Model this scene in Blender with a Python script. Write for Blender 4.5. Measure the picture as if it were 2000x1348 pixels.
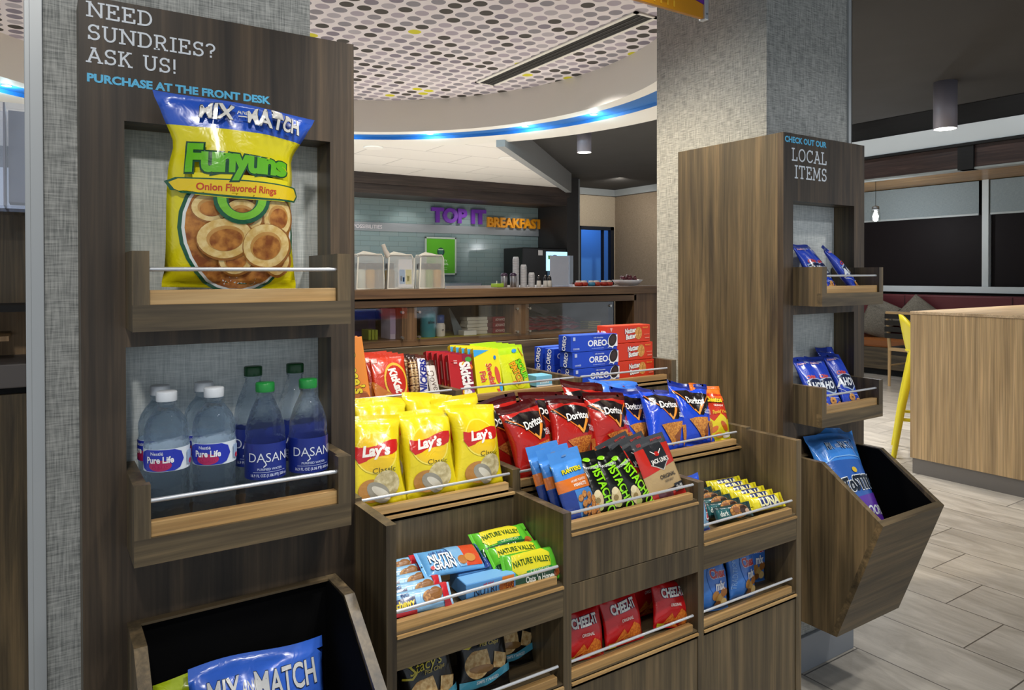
import bpy, bmesh, math, random
from mathutils import Vector, Matrix, Euler
from mathutils.geometry import tessellate_polygon

for o in list(bpy.data.objects): bpy.data.objects.remove(o)
SC = bpy.context.scene
COL = SC.collection
PI = math.pi
R = math.radians

# ---------------------------------------------------------------- camera
cam = bpy.data.cameras.new('camera'); camo = bpy.data.objects.new('camera', cam); COL.objects.link(camo)
yaw, pit, rol = R(33.40514), R(-0.470383), R(-0.114789)
Fv = Vector((math.sin(yaw)*math.cos(pit), math.cos(yaw)*math.cos(pit), math.sin(pit)))
R0 = Vector((math.cos(yaw), -math.sin(yaw), 0)); U0 = R0.cross(Fv)
Rv = R0*math.cos(rol)+U0*math.sin(rol); Uv = U0*math.cos(rol)-R0*math.sin(rol)
m = Matrix((Rv, Uv, -Fv)).transposed().to_4x4(); m.translation = Vector((0, 0, 1.30))
camo.matrix_world = m
cam.sensor_fit = 'HORIZONTAL'; cam.sensor_width = 36; cam.lens = 1404.5755/2000*36
cam.shift_y = -(674-548.194)/2000; cam.clip_start = .02; cam.clip_end = 100
SC.camera = camo

# ---------------------------------------------------------------- world, exposure
SC.view_settings.view_transform = 'Standard'; SC.view_settings.look = 'None'
SC.view_settings.exposure = 0.45; SC.view_settings.gamma = 1.0
try: SC.view_settings.use_curve_mapping = False
except Exception: pass
W = bpy.data.worlds.new('world'); SC.world = W; W.use_nodes = True
W.node_tree.nodes['Background'].inputs[0].default_value = (.86, .93, 1, 1)
W.node_tree.nodes['Background'].inputs[1].default_value = .42

# ---------------------------------------------------------------- lamps of the room (downlights in the ceiling, plus added fill spots)
def lamp(name, typ, loc, power, size=.1, col=(1, .95, .88), tgt=None, angle=None, blend=.6, spread=None):
    l = bpy.data.lights.new(name, typ); o = bpy.data.objects.new(name, l); COL.objects.link(o)
    o.location = loc; l.energy = power; l.color = col
    if typ == 'AREA':
        l.shape = 'DISK'; l.size = size
        if spread: l.spread = R(spread)
    else: l.shadow_soft_size = size
    if typ == 'SPOT': l.spot_size = R(angle or 80); l.spot_blend = blend
    if tgt is not None:
        d = Vector(tgt)-Vector(loc); o.rotation_euler = d.to_track_quat('-Z', 'Y').to_euler()
    return o
lamp('spot_display_front', 'SPOT', (.85, .15, 2.6), 55, .07, (1, .96, .9), (1.05, 1.35, .85), 62)
lamp('spot_display_middle', 'SPOT', (1.15, .75, 2.75), 42, .06, (1, .96, .9), (1.1, 1.45, .8), 70)
lamp('spot_display_back', 'SPOT', (.95, 1.75, 2.62), 46, .06, (1, .93, .82), (1.35, 1.6, .9), 100)
lamp('spot_counter', 'SPOT', (1.7, 1.7, 2.75), 50, .06, (1, .93, .82), (1.7, 2.6, 1.2), 100)
lamp('spot_fixture_side', 'SPOT', (.75, 2.6, 2.6), 100, .07, (1, .82, .55), (1.88, 1.55, 1.0), 46)
lamp('spot_aisle', 'SPOT', (2.9, .4, 2.8), 60, .07, (1, .95, .88), (3.0, .9, 0), 90)
lamp('spot_bar', 'SPOT', (4.2, 1.9, 2.8), 60, .07, (1, .93, .82), (4.75, 2.0, .6), 90)
lamp('fill_near_panel', 'SPOT', (-.25, -.35, 2.6), 45, .07, (1, .96, .9), (.27, 1.27, 1.25), 55)  # added light for the near pillar and panel, no fixture behind it
lamp('fill_far_panel', 'SPOT', (2.5, -.3, 2.7), 26, .07, (.97, .98, 1), (2.1, 1.44, 1.2), 40)  # unseen extra spot, put in to brighten the far niches
lamp('spot_stool', 'SPOT', (5.0, 3.4, 2.8), 90, .07, (1, .93, .82), (5.6, 3.4, 0), 100)

# ---------------------------------------------------------------- materials
def lin(h):
    h = h.lstrip('#'); c = [int(h[i:i+2], 16)/255 for i in (0, 2, 4)]
    return tuple(x/12.92 if x <= .04045 else ((x+.055)/1.055)**2.4 for x in c)+(1,)
MATS = {}
def newmat(name):
    m = bpy.data.materials.new(name); m.use_nodes = True
    nt = m.node_tree; b = nt.nodes['Principled BSDF']
    return m, nt, b
def nd(nt, typ, **kw):
    n = nt.nodes.new(typ)
    for k, v in kw.items():
        if k in n.inputs.keys() if isinstance(k, str) else False: n.inputs[k].default_value = v
        else: setattr(n, k, v)
    return n
def plain(h, rough=.6, metal=0, spec=.5, emit=0):
    k = ('plain', h, rough, metal, spec, emit)
    if k not in MATS:
        m, nt, b = newmat('paint_'+h.strip('#'))
        b.inputs['Base Color'].default_value = lin(h); b.inputs['Roughness'].default_value = rough
        b.inputs['Metallic'].default_value = metal; b.inputs['Specular IOR Level'].default_value = spec
        if emit: b.inputs['Emission Color'].default_value = lin(h); b.inputs['Emission Strength'].default_value = emit
        n = nd(nt, 'ShaderNodeTexNoise'); n.inputs['Scale'].default_value = 30
        mr = nd(nt, 'ShaderNodeMapRange'); mr.inputs['To Min'].default_value = max(0, rough-.06); mr.inputs['To Max'].default_value = min(1, rough+.06)
        nt.links.new(n.outputs['Fac'], mr.inputs['Value']); nt.links.new(mr.outputs[0], b.inputs['Roughness'])
        MATS[k] = m
    return MATS[k]
def foil(h, rough=.28, bump=.25):
    k = ('foil', h, rough, bump)
    if k not in MATS:
        m, nt, b = newmat('film_'+h.strip('#'))
        b.inputs['Base Color'].default_value = lin(h); b.inputs['Roughness'].default_value = rough
        b.inputs['Coat Weight'].default_value = .35; b.inputs['Coat Roughness'].default_value = .12
        tc = nd(nt, 'ShaderNodeTexCoord'); n = nd(nt, 'ShaderNodeTexNoise'); n.inputs['Scale'].default_value = 38; n.inputs['Detail'].default_value = 2; n.inputs['Distortion'].default_value = 1.2
        bp = nd(nt, 'ShaderNodeBump'); bp.inputs['Strength'].default_value = bump; bp.inputs['Distance'].default_value = .006
        nt.links.new(tc.outputs['Object'], n.inputs['Vector']); nt.links.new(n.outputs['Fac'], bp.inputs['Height']); nt.links.new(bp.outputs[0], b.inputs['Normal'])
        MATS[k] = m
    return MATS[k]
def card(h): return plain(h, .38)
def speck(h1, h2, scale=160, rough=.5):
    k = ('speck', h1, h2, scale)
    if k not in MATS:
        m, nt, b = newmat('food_'+h1.strip('#'))
        tc = nd(nt, 'ShaderNodeTexCoord'); n = nd(nt, 'ShaderNodeTexNoise'); n.inputs['Scale'].default_value = scale; n.inputs['Detail'].default_value = 4
        cr = nd(nt, 'ShaderNodeValToRGB'); cr.color_ramp.elements[0].position = .38; cr.color_ramp.elements[1].position = .62
        cr.color_ramp.elements[0].color = lin(h1); cr.color_ramp.elements[1].color = lin(h2)
        nt.links.new(tc.outputs['Object'], n.inputs['Vector']); nt.links.new(n.outputs['Fac'], cr.inputs[0]); nt.links.new(cr.outputs[0], b.inputs['Base Color'])
        b.inputs['Roughness'].default_value = rough; MATS[k] = m
    return MATS[k]
def wood(axis='z', c=('#3c3328', '#5f523c', '#846f50'), rough=.42, scale=1.0):
    k = ('wood', axis, c, rough, scale)
    if k in MATS: return MATS[k]
    m, nt, b = newmat('wood_grain_'+axis)
    tc = nd(nt, 'ShaderNodeTexCoord'); oi = nd(nt, 'ShaderNodeObjectInfo')
    ad = nd(nt, 'ShaderNodeVectorMath', operation='ADD'); mul = nd(nt, 'ShaderNodeVectorMath', operation='SCALE'); mul.inputs['Scale'].default_value = 7.3
    cb = nd(nt, 'ShaderNodeCombineXYZ')
    for i in range(3): nt.links.new(oi.outputs['Random'], cb.inputs[i])
    nt.links.new(cb.outputs[0], mul.inputs[0]); nt.links.new(tc.outputs['Object'], ad.inputs[0]); nt.links.new(mul.outputs[0], ad.inputs[1])
    mp = nd(nt, 'ShaderNodeMapping'); s = [30*scale]*3; s['xyz'.index(axis)] = 1.5; mp.inputs['Scale'].default_value = s
    nt.links.new(ad.outputs[0], mp.inputs['Vector'])
    n = nd(nt, 'ShaderNodeTexNoise'); n.inputs['Scale'].default_value = 1; n.inputs['Detail'].default_value = 7; n.inputs['Roughness'].default_value = .62; n.inputs['Distortion'].default_value = .5
    nt.links.new(mp.outputs[0], n.inputs['Vector'])
    cr = nd(nt, 'ShaderNodeValToRGB'); e = cr.color_ramp.elements
    e[0].position = .3; e[0].color = lin(c[0]); e[1].position = .72; e[1].color = lin(c[2]); x = e.new(.5); x.color = lin(c[1])
    nt.links.new(n.outputs['Fac'], cr.inputs[0])
    mp2 = nd(nt, 'ShaderNodeMapping'); s = [5*scale]*3; s['xyz'.index(axis)] = .6; mp2.inputs['Scale'].default_value = s
    nt.links.new(ad.outputs[0], mp2.inputs['Vector'])
    n2 = nd(nt, 'ShaderNodeTexNoise'); n2.inputs['Scale'].default_value = 1.3; n2.inputs['Detail'].default_value = 3
    nt.links.new(mp2.outputs[0], n2.inputs['Vector'])
    mr = nd(nt, 'ShaderNodeMapRange'); mr.inputs['From Min'].default_value = .3; mr.inputs['From Max'].default_value = .7; mr.inputs['To Min'].default_value = .68; mr.inputs['To Max'].default_value = 1.2
    nt.links.new(n2.outputs['Fac'], mr.inputs['Value'])
    mp3 = nd(nt, 'ShaderNodeMapping'); s = [190]*3; s['xyz'.index(axis)] = 3; mp3.inputs['Scale'].default_value = s; nt.links.new(ad.outputs[0], mp3.inputs['Vector'])
    n3 = nd(nt, 'ShaderNodeTexNoise'); n3.inputs['Scale'].default_value = 1; n3.inputs['Detail'].default_value = 4; nt.links.new(mp3.outputs[0], n3.inputs['Vector'])
    mr3 = nd(nt, 'ShaderNodeMapRange'); mr3.inputs['From Min'].default_value = .3; mr3.inputs['From Max'].default_value = .7; mr3.inputs['To Min'].default_value = .74; mr3.inputs['To Max'].default_value = 1.2
    nt.links.new(n3.outputs['Fac'], mr3.inputs['Value']); mm = nd(nt, 'ShaderNodeMath', operation='MULTIPLY'); nt.links.new(mr.outputs[0], mm.inputs[0]); nt.links.new(mr3.outputs[0], mm.inputs[1])
    mx = nd(nt, 'ShaderNodeVectorMath', operation='SCALE'); nt.links.new(cr.outputs[0], mx.inputs[0]); nt.links.new(mm.outputs[0], mx.inputs['Scale'])
    nt.links.new(mx.outputs[0], b.inputs['Base Color'])
    b.inputs['Roughness'].default_value = rough
    bp = nd(nt, 'ShaderNodeBump'); bp.inputs['Strength'].default_value = .08; bp.inputs['Distance'].default_value = .002
    nt.links.new(n.outputs['Fac'], bp.inputs['Height']); nt.links.new(bp.outputs[0], b.inputs['Normal'])
    MATS[k] = m
    return m
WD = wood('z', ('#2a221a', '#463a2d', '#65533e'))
WZ, WX, WY = wood('z'), wood('x'), wood('y')
LEDGE = wood('x', ('#9a7646', '#b8935e', '#cfae7c'), .45)
LEDGEZ = wood('z', ('#8a6c48', '#a5845c', '#b99a72'), .45)
BARW = wood('z', ('#b2946a', '#c1a378', '#d0b48b'), .5, 4.5)
BARX = wood('x', ('#bfa27c', '#d0b592', '#dec6a4'), .4)
DARKW = wood('x', ('#211a17', '#352b27', '#4a3d37'), .5)
VALW = wood('y', ('#2a1d19', '#3d2b26', '#54403a'), .5)
def linen(name, a, b_, tint=1):
    m, nt, b = newmat(name)
    tc = nd(nt, 'ShaderNodeTexCoord')
    outs = []
    for s in ((420, 420, 26), (30, 30, 420)):
        mp = nd(nt, 'ShaderNodeMapping'); mp.inputs['Scale'].default_value = s; nt.links.new(tc.outputs['Object'], mp.inputs['Vector'])
        n = nd(nt, 'ShaderNodeTexNoise'); n.inputs['Scale'].default_value = 1; n.inputs['Detail'].default_value = 3
        nt.links.new(mp.outputs[0], n.inputs['Vector']); outs.append(n.outputs['Fac'])
    ad = nd(nt, 'ShaderNodeMath', operation='ADD'); nt.links.new(outs[0], ad.inputs[0]); nt.links.new(outs[1], ad.inputs[1])
    cr = nd(nt, 'ShaderNodeValToRGB'); e = cr.color_ramp.elements; e[0].position = .36; e[1].position = .64; e[0].color = lin(a); e[1].color = lin(b_)
    hv = nd(nt, 'ShaderNodeMath', operation='MULTIPLY'); hv.inputs[1].default_value = .5; nt.links.new(ad.outputs[0], hv.inputs[0])
    nt.links.new(hv.outputs[0], cr.inputs[0]); nt.links.new(cr.outputs[0], b.inputs['Base Color'])
    bp = nd(nt, 'ShaderNodeBump'); bp.inputs['Strength'].default_value = .25; bp.inputs['Distance'].default_value = .001
    nt.links.new(hv.outputs[0], bp.inputs['Height']); nt.links.new(bp.outputs[0], b.inputs['Normal'])
    b.inputs['Roughness'].default_value = .85; b.inputs['Specular IOR Level'].default_value = .2
    return m
LINEN = linen('linen_wallcovering', '#7d807e', '#c3c4c0')
LINENW = linen('pale_ribbed_backing', '#b4bcbc', '#dde1df')
METAL = plain('#e0e4ea', .33, .65)
STEEL = plain('#9a9da0', .35, .6)
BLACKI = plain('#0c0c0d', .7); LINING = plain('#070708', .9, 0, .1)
WHITE = plain('#e8e6e1', .6)
def glassmat(name, col=(1, 1, 1, 1), rough=.02, ior=1.45):
    m, nt, b = newmat(name)
    b.inputs['Base Color'].default_value = col; b.inputs['Roughness'].default_value = rough
    b.inputs['Transmission Weight'].default_value = 1; b.inputs['IOR'].default_value = ior
    return m
def clearmat(name, gloss=.1, tint=(1, 1, 1, 1)):
    m, nt, b = newmat(name); nt.nodes.remove(b)
    t = nd(nt, 'ShaderNodeBsdfTransparent'); t.inputs[0].default_value = tint
    g = nd(nt, 'ShaderNodeBsdfGlossy'); g.inputs['Roughness'].default_value = .05
    mx = nd(nt, 'ShaderNodeMixShader'); mx.inputs[0].default_value = gloss
    n = nd(nt, 'ShaderNodeTexNoise'); n.inputs['Scale'].default_value = 4
    mr = nd(nt, 'ShaderNodeMapRange'); mr.inputs['To Min'].default_value = gloss*.6; mr.inputs['To Max'].default_value = gloss*1.4
    nt.links.new(n.outputs['Fac'], mr.inputs['Value']); nt.links.new(mr.outputs[0], mx.inputs[0])
    nt.links.new(t.outputs[0], mx.inputs[1]); nt.links.new(g.outputs[0], mx.inputs[2])
    nt.links.new(mx.outputs[0], nt.nodes['Material Output'].inputs[0])
    return m
PANE = clearmat('clear_glass_panel', .09)
VINYL = clearmat('clear_vinyl', .16, (.97, .98, .97, 1))
def hazyvinyl():
    m = clearmat('hazy_vinyl', .12, (.98, .99, .98, 1)); nt = m.node_tree; o = nt.nodes['Material Output']; src = o.inputs[0].links[0].from_socket
    d = nd(nt, 'ShaderNodeBsdfDiffuse'); d.inputs[0].default_value = (.85, .85, .82, 1); mx = nd(nt, 'ShaderNodeMixShader'); mx.inputs[0].default_value = .34
    nt.links.new(src, mx.inputs[1]); nt.links.new(d.outputs[0], mx.inputs[2]); nt.links.new(mx.outputs[0], o.inputs[0]); return m
HAZY = hazyvinyl()
ACRYL = clearmat('clear_acrylic', .18, (.93, .95, 1, 1))
def watermat():
    m, nt, b = newmat('water_filled_plastic')
    b.inputs['Base Color'].default_value = (.93, .97, 1, 1); b.inputs['Roughness'].default_value = .03; b.inputs['Transmission Weight'].default_value = 1; b.inputs['IOR'].default_value = 1.3
    n = nd(nt, 'ShaderNodeTexNoise'); n.inputs['Scale'].default_value = 60; tc = nd(nt, 'ShaderNodeTexCoord'); nt.links.new(tc.outputs['Object'], n.inputs['Vector'])
    bp = nd(nt, 'ShaderNodeBump'); bp.inputs['Strength'].default_value = .6; bp.inputs['Distance'].default_value = .006; nt.links.new(n.outputs['Fac'], bp.inputs['Height']); nt.links.new(bp.outputs[0], b.inputs['Normal'])
    t = nd(nt, 'ShaderNodeBsdfTransparent'); t.inputs[0].default_value = (.88, .94, 1, 1)
    d = nd(nt, 'ShaderNodeBsdfTranslucent'); d.inputs[0].default_value = (.72, .82, .92, 1)
    m1 = nd(nt, 'ShaderNodeMixShader'); m1.inputs[0].default_value = .45; m2 = nd(nt, 'ShaderNodeMixShader'); m2.inputs[0].default_value = .10
    nt.links.new(b.outputs[0], m1.inputs[1]); nt.links.new(t.outputs[0], m1.inputs[2]); nt.links.new(m1.outputs[0], m2.inputs[1]); nt.links.new(d.outputs[0], m2.inputs[2]); nt.links.new(m2.outputs[0], nt.nodes['Material Output'].inputs[0])
    return m
WATER = watermat()
def mathn(nt, op, a, b=None):
    n = nd(nt, 'ShaderNodeMath', operation=op)
    for i, v in enumerate((a, b)):
        if v is None: continue
        if isinstance(v, (int, float)): n.inputs[i].default_value = v
        else: nt.links.new(v, n.inputs[i])
    return n.outputs[0]
def floor_mat():
    m, nt, b = newmat('wood_look_floor_tile')
    tc = nd(nt, 'ShaderNodeTexCoord'); sp = nd(nt, 'ShaderNodeSeparateXYZ'); nt.links.new(tc.outputs['Object'], sp.inputs[0])
    xr = mathn(nt, 'DIVIDE', mathn(nt, 'SUBTRACT', sp.outputs[0], 2.675), .305)
    row = mathn(nt, 'FLOOR', xr); fx = mathn(nt, 'SUBTRACT', xr, row)
    yr = mathn(nt, 'DIVIDE', mathn(nt, 'SUBTRACT', sp.outputs[1], mathn(nt, 'ADD', mathn(nt, 'MULTIPLY', row, .2035), 1.4175-.2035)), .61)
    cy = mathn(nt, 'FLOOR', yr); fy = mathn(nt, 'SUBTRACT', yr, cy)
    gx = mathn(nt, 'LESS_THAN', mathn(nt, 'MINIMUM', fx, mathn(nt, 'SUBTRACT', 1, fx)), .008)
    gy = mathn(nt, 'LESS_THAN', mathn(nt, 'MINIMUM', fy, mathn(nt, 'SUBTRACT', 1, fy)), .004)
    g = mathn(nt, 'MAXIMUM', gx, gy)
    cb = nd(nt, 'ShaderNodeCombineXYZ'); nt.links.new(row, cb.inputs[0]); nt.links.new(cy, cb.inputs[1])
    wn = nd(nt, 'ShaderNodeTexWhiteNoise'); nt.links.new(cb.outputs[0], wn.inputs['Vector'])
    ofs = nd(nt, 'ShaderNodeVectorMath', operation='ADD'); sc = nd(nt, 'ShaderNodeVectorMath', operation='SCALE'); sc.inputs['Scale'].default_value = 9
    nt.links.new(wn.outputs['Color'], sc.inputs[0]); nt.links.new(tc.outputs['Object'], ofs.inputs[0]); nt.links.new(sc.outputs[0], ofs.inputs[1])
    mp = nd(nt, 'ShaderNodeMapping'); mp.inputs['Scale'].default_value = (9, 2.2, 1); nt.links.new(ofs.outputs[0], mp.inputs['Vector'])
    n = nd(nt, 'ShaderNodeTexNoise'); n.inputs['Scale'].default_value = 1.2; n.inputs['Detail'].default_value = 8; n.inputs['Roughness'].default_value = .65; n.inputs['Distortion'].default_value = .8
    nt.links.new(mp.outputs[0], n.inputs['Vector'])
    cr = nd(nt, 'ShaderNodeValToRGB'); e = cr.color_ramp.elements; e[0].position = .3; e[0].color = lin('#a29c92'); e[1].position = .7; e[1].color = lin('#d6d0c6')
    nt.links.new(n.outputs['Fac'], cr.inputs[0])
    mr = nd(nt, 'ShaderNodeMapRange'); mr.inputs['To Min'].default_value = .88; mr.inputs['To Max'].default_value = 1.08; nt.links.new(wn.outputs['Value'], mr.inputs['Value'])
    mu = nd(nt, 'ShaderNodeVectorMath', operation='SCALE'); nt.links.new(cr.outputs[0], mu.inputs[0]); nt.links.new(mr.outputs[0], mu.inputs['Scale'])
    mx = nd(nt, 'ShaderNodeMix', data_type='RGBA'); nt.links.new(g, mx.inputs[0]); nt.links.new(mu.outputs[0], mx.inputs[6]); mx.inputs[7].default_value = lin('#5c5852')
    nt.links.new(mx.outputs[2], b.inputs['Base Color']); b.inputs['Roughness'].default_value = .32
    return m
def dots_mat():
    m, nt, b = newmat('dotted_ceiling')
    tc = nd(nt, 'ShaderNodeTexCoord'); sp = nd(nt, 'ShaderNodeSeparateXYZ'); nt.links.new(tc.outputs['Object'], sp.inputs[0])
    p = .1143
    ux = mathn(nt, 'ADD', mathn(nt, 'DIVIDE', mathn(nt, 'SUBTRACT', sp.outputs[0], 2.287), p), .5)
    uy = mathn(nt, 'ADD', mathn(nt, 'DIVIDE', mathn(nt, 'SUBTRACT', sp.outputs[1], 4.274), p), .5)
    ix, iy = mathn(nt, 'FLOOR', ux), mathn(nt, 'FLOOR', uy)
    dx = mathn(nt, 'SUBTRACT', mathn(nt, 'SUBTRACT', ux, ix), .5); dy = mathn(nt, 'SUBTRACT', mathn(nt, 'SUBTRACT', uy, iy), .5)
    d = mathn(nt, 'SQRT', mathn(nt, 'ADD', mathn(nt, 'MULTIPLY', dx, dx), mathn(nt, 'MULTIPLY', dy, dy)))
    inside = mathn(nt, 'LESS_THAN', d, .395)
    cb = nd(nt, 'ShaderNodeCombineXYZ'); nt.links.new(ix, cb.inputs[0]); nt.links.new(mathn(nt, 'MULTIPLY', iy, 1.37), cb.inputs[1])
    wn = nd(nt, 'ShaderNodeTexWhiteNoise'); nt.links.new(cb.outputs[0], wn.inputs['Vector'])
    cr = nd(nt, 'ShaderNodeValToRGB'); cr.color_ramp.interpolation = 'CONSTANT'
    cols = [(0, '#38332f'), (.24, '#85818a'), (.46, '#a39aa6'), (.7, '#aaa4ac'), (.84, '#7d7684'), (.965, '#c9c213')]
    e = cr.color_ramp.elements; e[0].position = 0; e[0].color = lin(cols[0][1]); e[1].position = cols[1][0]; e[1].color = lin(cols[1][1])
    for q, c in cols[2:]: x = e.new(q); x.color = lin(c)
    nt.links.new(wn.outputs['Value'], cr.inputs[0])
    mx = nd(nt, 'ShaderNodeMix', data_type='RGBA'); nt.links.new(inside, mx.inputs[0]); mx.inputs[6].default_value = lin('#dcd5d8'); nt.links.new(cr.outputs[0], mx.inputs[7])
    nt.links.new(mx.outputs[2], b.inputs['Base Color']); b.inputs['Roughness'].default_value = .7
    return m
def brick_mat(name, a, b_, mo, bw, bh, rough=.15, axis='xz', ms=.004):
    m, nt, b = newmat(name)
    tc = nd(nt, 'ShaderNodeTexCoord'); sp = nd(nt, 'ShaderNodeSeparateXYZ'); cb = nd(nt, 'ShaderNodeCombineXYZ'); nt.links.new(tc.outputs['Object'], sp.inputs[0])
    nt.links.new(sp.outputs['xyz'.index(axis[0])], cb.inputs[0]); nt.links.new(sp.outputs['xyz'.index(axis[1])], cb.inputs[1])
    br = nd(nt, 'ShaderNodeTexBrick'); br.inputs['Scale'].default_value = 1; br.inputs['Brick Width'].default_value = bw; br.inputs['Row Height'].default_value = bh; br.inputs['Mortar Size'].default_value = ms
    br.inputs['Color1'].default_value = lin(a); br.inputs['Color2'].default_value = lin(b_); br.inputs['Mortar'].default_value = lin(mo)
    nt.links.new(cb.outputs[0], br.inputs['Vector']); nt.links.new(br.outputs['Color'], b.inputs['Base Color']); b.inputs['Roughness'].default_value = rough
    bp = nd(nt, 'ShaderNodeBump'); bp.inputs['Strength'].default_value = .4; bp.inputs['Distance'].default_value = .004; bp.invert = True
    nt.links.new(br.outputs['Fac'], bp.inputs['Height']); nt.links.new(bp.outputs[0], b.inputs['Normal'])
    return m

# ---------------------------------------------------------------- mesh builder
class MB:
    def __init__(s): s.v = []; s.f = []; s.mi = []; s.mats = []; s.sm = []
    def mat(s, m):
        if m not in s.mats: s.mats.append(m)
        return s.mats.index(m)
    def add(s, vs, fs, m, smooth=False):
        b = len(s.v); k = s.mat(m); s.v += [tuple(p) for p in vs]
        for f in fs: s.f.append(tuple(b+i for i in f)); s.mi.append(k); s.sm.append(smooth)
        return s
    def box(s, x0, x1, y0, y1, z0, z1, m, bev=0):
        if bev:
            bm = bmesh.new(); bmesh.ops.create_cube(bm, size=1)
            for v in bm.verts: v.co = ((x0+x1)/2+v.co.x*(x1-x0), (y0+y1)/2+v.co.y*(y1-y0), (z0+z1)/2+v.co.z*(z1-z0))
            bmesh.ops.bevel(bm, geom=bm.edges[:], offset=bev, segments=2, affect='EDGES', profile=.5)
            bm.verts.index_update()
            s.add([v.co for v in bm.verts], [[v.index for v in f.verts] for f in bm.faces], m); bm.free(); return s
        vs = [(x, y, z) for x in (x0, x1) for y in (y0, y1) for z in (z0, z1)]
        return s.add(vs, [(0, 1, 3, 2), (4, 6, 7, 5), (0, 4, 5, 1), (2, 3, 7, 6), (0, 2, 6, 4), (1, 5, 7, 3)], m)
    def prism(s, pts, lo, hi, m, axis='x'):
        n = len(pts); mk = {'x': lambda t, p: (t, p[0], p[1]), 'y': lambda t, p: (p[0], t, p[1]), 'z': lambda t, p: (p[0], p[1], t)}[axis]
        vs = [mk(lo, p) for p in pts]+[mk(hi, p) for p in pts]
        tri = tessellate_polygon([[Vector((p[0], p[1], 0)) for p in pts]])
        fs = [tuple(t) for t in tri]+[tuple(n+i for i in reversed(t)) for t in tri]
        fs += [(i, (i+1) % n, n+(i+1) % n, n+i) for i in range(n)]
        return s.add(vs, fs, m)
    def tube(s, pts, r, m, seg=10, caps=True):
        pts = [Vector(p) for p in pts]; rings = []; vs = []; fs = []
        rr = r if isinstance(r, (list, tuple)) else [r]*len(pts)
        up = Vector((0, 0, 1))
        for i, p in enumerate(pts):
            d = (pts[min(i+1, len(pts)-1)]-pts[max(i-1, 0)]).normalized()
            a = d.cross(up if abs(d.z) < .95 else Vector((1, 0, 0))).normalized(); b = d.cross(a)
            for k in range(seg):
                t = 2*PI*k/seg; vs.append(p+(a*math.cos(t)+b*math.sin(t))*rr[i])
        for i in range(len(pts)-1):
            for k in range(seg): fs.append((i*seg+k, i*seg+(k+1) % seg, (i+1)*seg+(k+1) % seg, (i+1)*seg+k))
        s.add(vs, fs, m, True)
        if caps: s.add(vs, [tuple(range(seg)), tuple((len(pts)-1)*seg+k for k in reversed(range(seg)))], m)
        return s
    def lathe(s, prof, m, seg=28, c=(0, 0, 0), rib=None):
        vs = []; fs = []
        for j, (r, z) in enumerate(prof):
            for k in range(seg):
                t = 2*PI*k/seg; q = r*(1+(rib if rib and k % 2 else 0)); vs.append((c[0]+q*math.cos(t), c[1]+q*math.sin(t), c[2]+z))
        for j in range(len(prof)-1):
            for k in range(seg): fs.append((j*seg+k, j*seg+(k+1) % seg, (j+1)*seg+(k+1) % seg, (j+1)*seg+k))
        s.add(vs, fs, m, True)
        if prof[0][0] > 1e-4: s.add(vs[:seg], [tuple(reversed(range(seg)))], m)
        if prof[-1][0] > 1e-4: s.add(vs[-seg:], [tuple(range(seg))], m)
        return s
    def sphere(s, c, r, m, u=12, v=8, sc=(1, 1, 1)):
        vs = []; fs = []
        for j in range(v+1):
            a = PI*j/v
            for k in range(u):
                t = 2*PI*k/u; vs.append((c[0]+sc[0]*r*math.sin(a)*math.cos(t), c[1]+sc[1]*r*math.sin(a)*math.sin(t), c[2]+sc[2]*r*math.cos(a)))
        for j in range(v):
            for k in range(u): fs.append((j*u+k, (j+1)*u+k, (j+1)*u+(k+1) % u, j*u+(k+1) % u))
        return s.add(vs, fs, m, True)
    def mesh(s, name):
        me = bpy.data.meshes.new(name); me.from_pydata(s.v, [], s.f)
        for m in s.mats: me.materials.append(m)
        me.polygons.foreach_set('material_index', s.mi); me.polygons.foreach_set('use_smooth', s.sm); me.update()
        return me
    def build(s, name, parent=None, loc=None, rot=None, label=None):
        o = bpy.data.objects.new(name, s.mesh(name)); COL.objects.link(o)
        if parent: o.parent = parent
        if loc: o.location = loc
        if rot: o.rotation_euler = [R(a) for a in rot]
        if label: o['label'] = label
        return o
def tag(o, label, cat, group=None, kind=None):
    o['label'] = label; o['category'] = cat
    if group: o['group'] = group
    if kind: o['kind'] = kind
    return o
def thing(name, loc, label, cat, group=None, rot=None):
    o = bpy.data.objects.new(name, None); COL.objects.link(o); o.location = loc; o.empty_display_size = .05
    if rot: o.rotation_euler = [R(a) for a in rot]
    return tag(o, label, cat, group)
def struct(o, label, cat): o['kind'] = 'structure'; return tag(o, label, cat)
def dup(root, loc, label=None, rot=None, group=None):
    r = root.copy(); COL.objects.link(r); r.location = loc
    if rot: r.rotation_euler = [R(a) for a in rot]
    if label: r['label'] = label
    if group: r['group'] = group
    for ch in root.children:
        c = ch.copy(); COL.objects.link(c); c.parent = r
        for g in ch.children:
            d = g.copy(); COL.objects.link(d); d.parent = c
    return r

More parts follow.
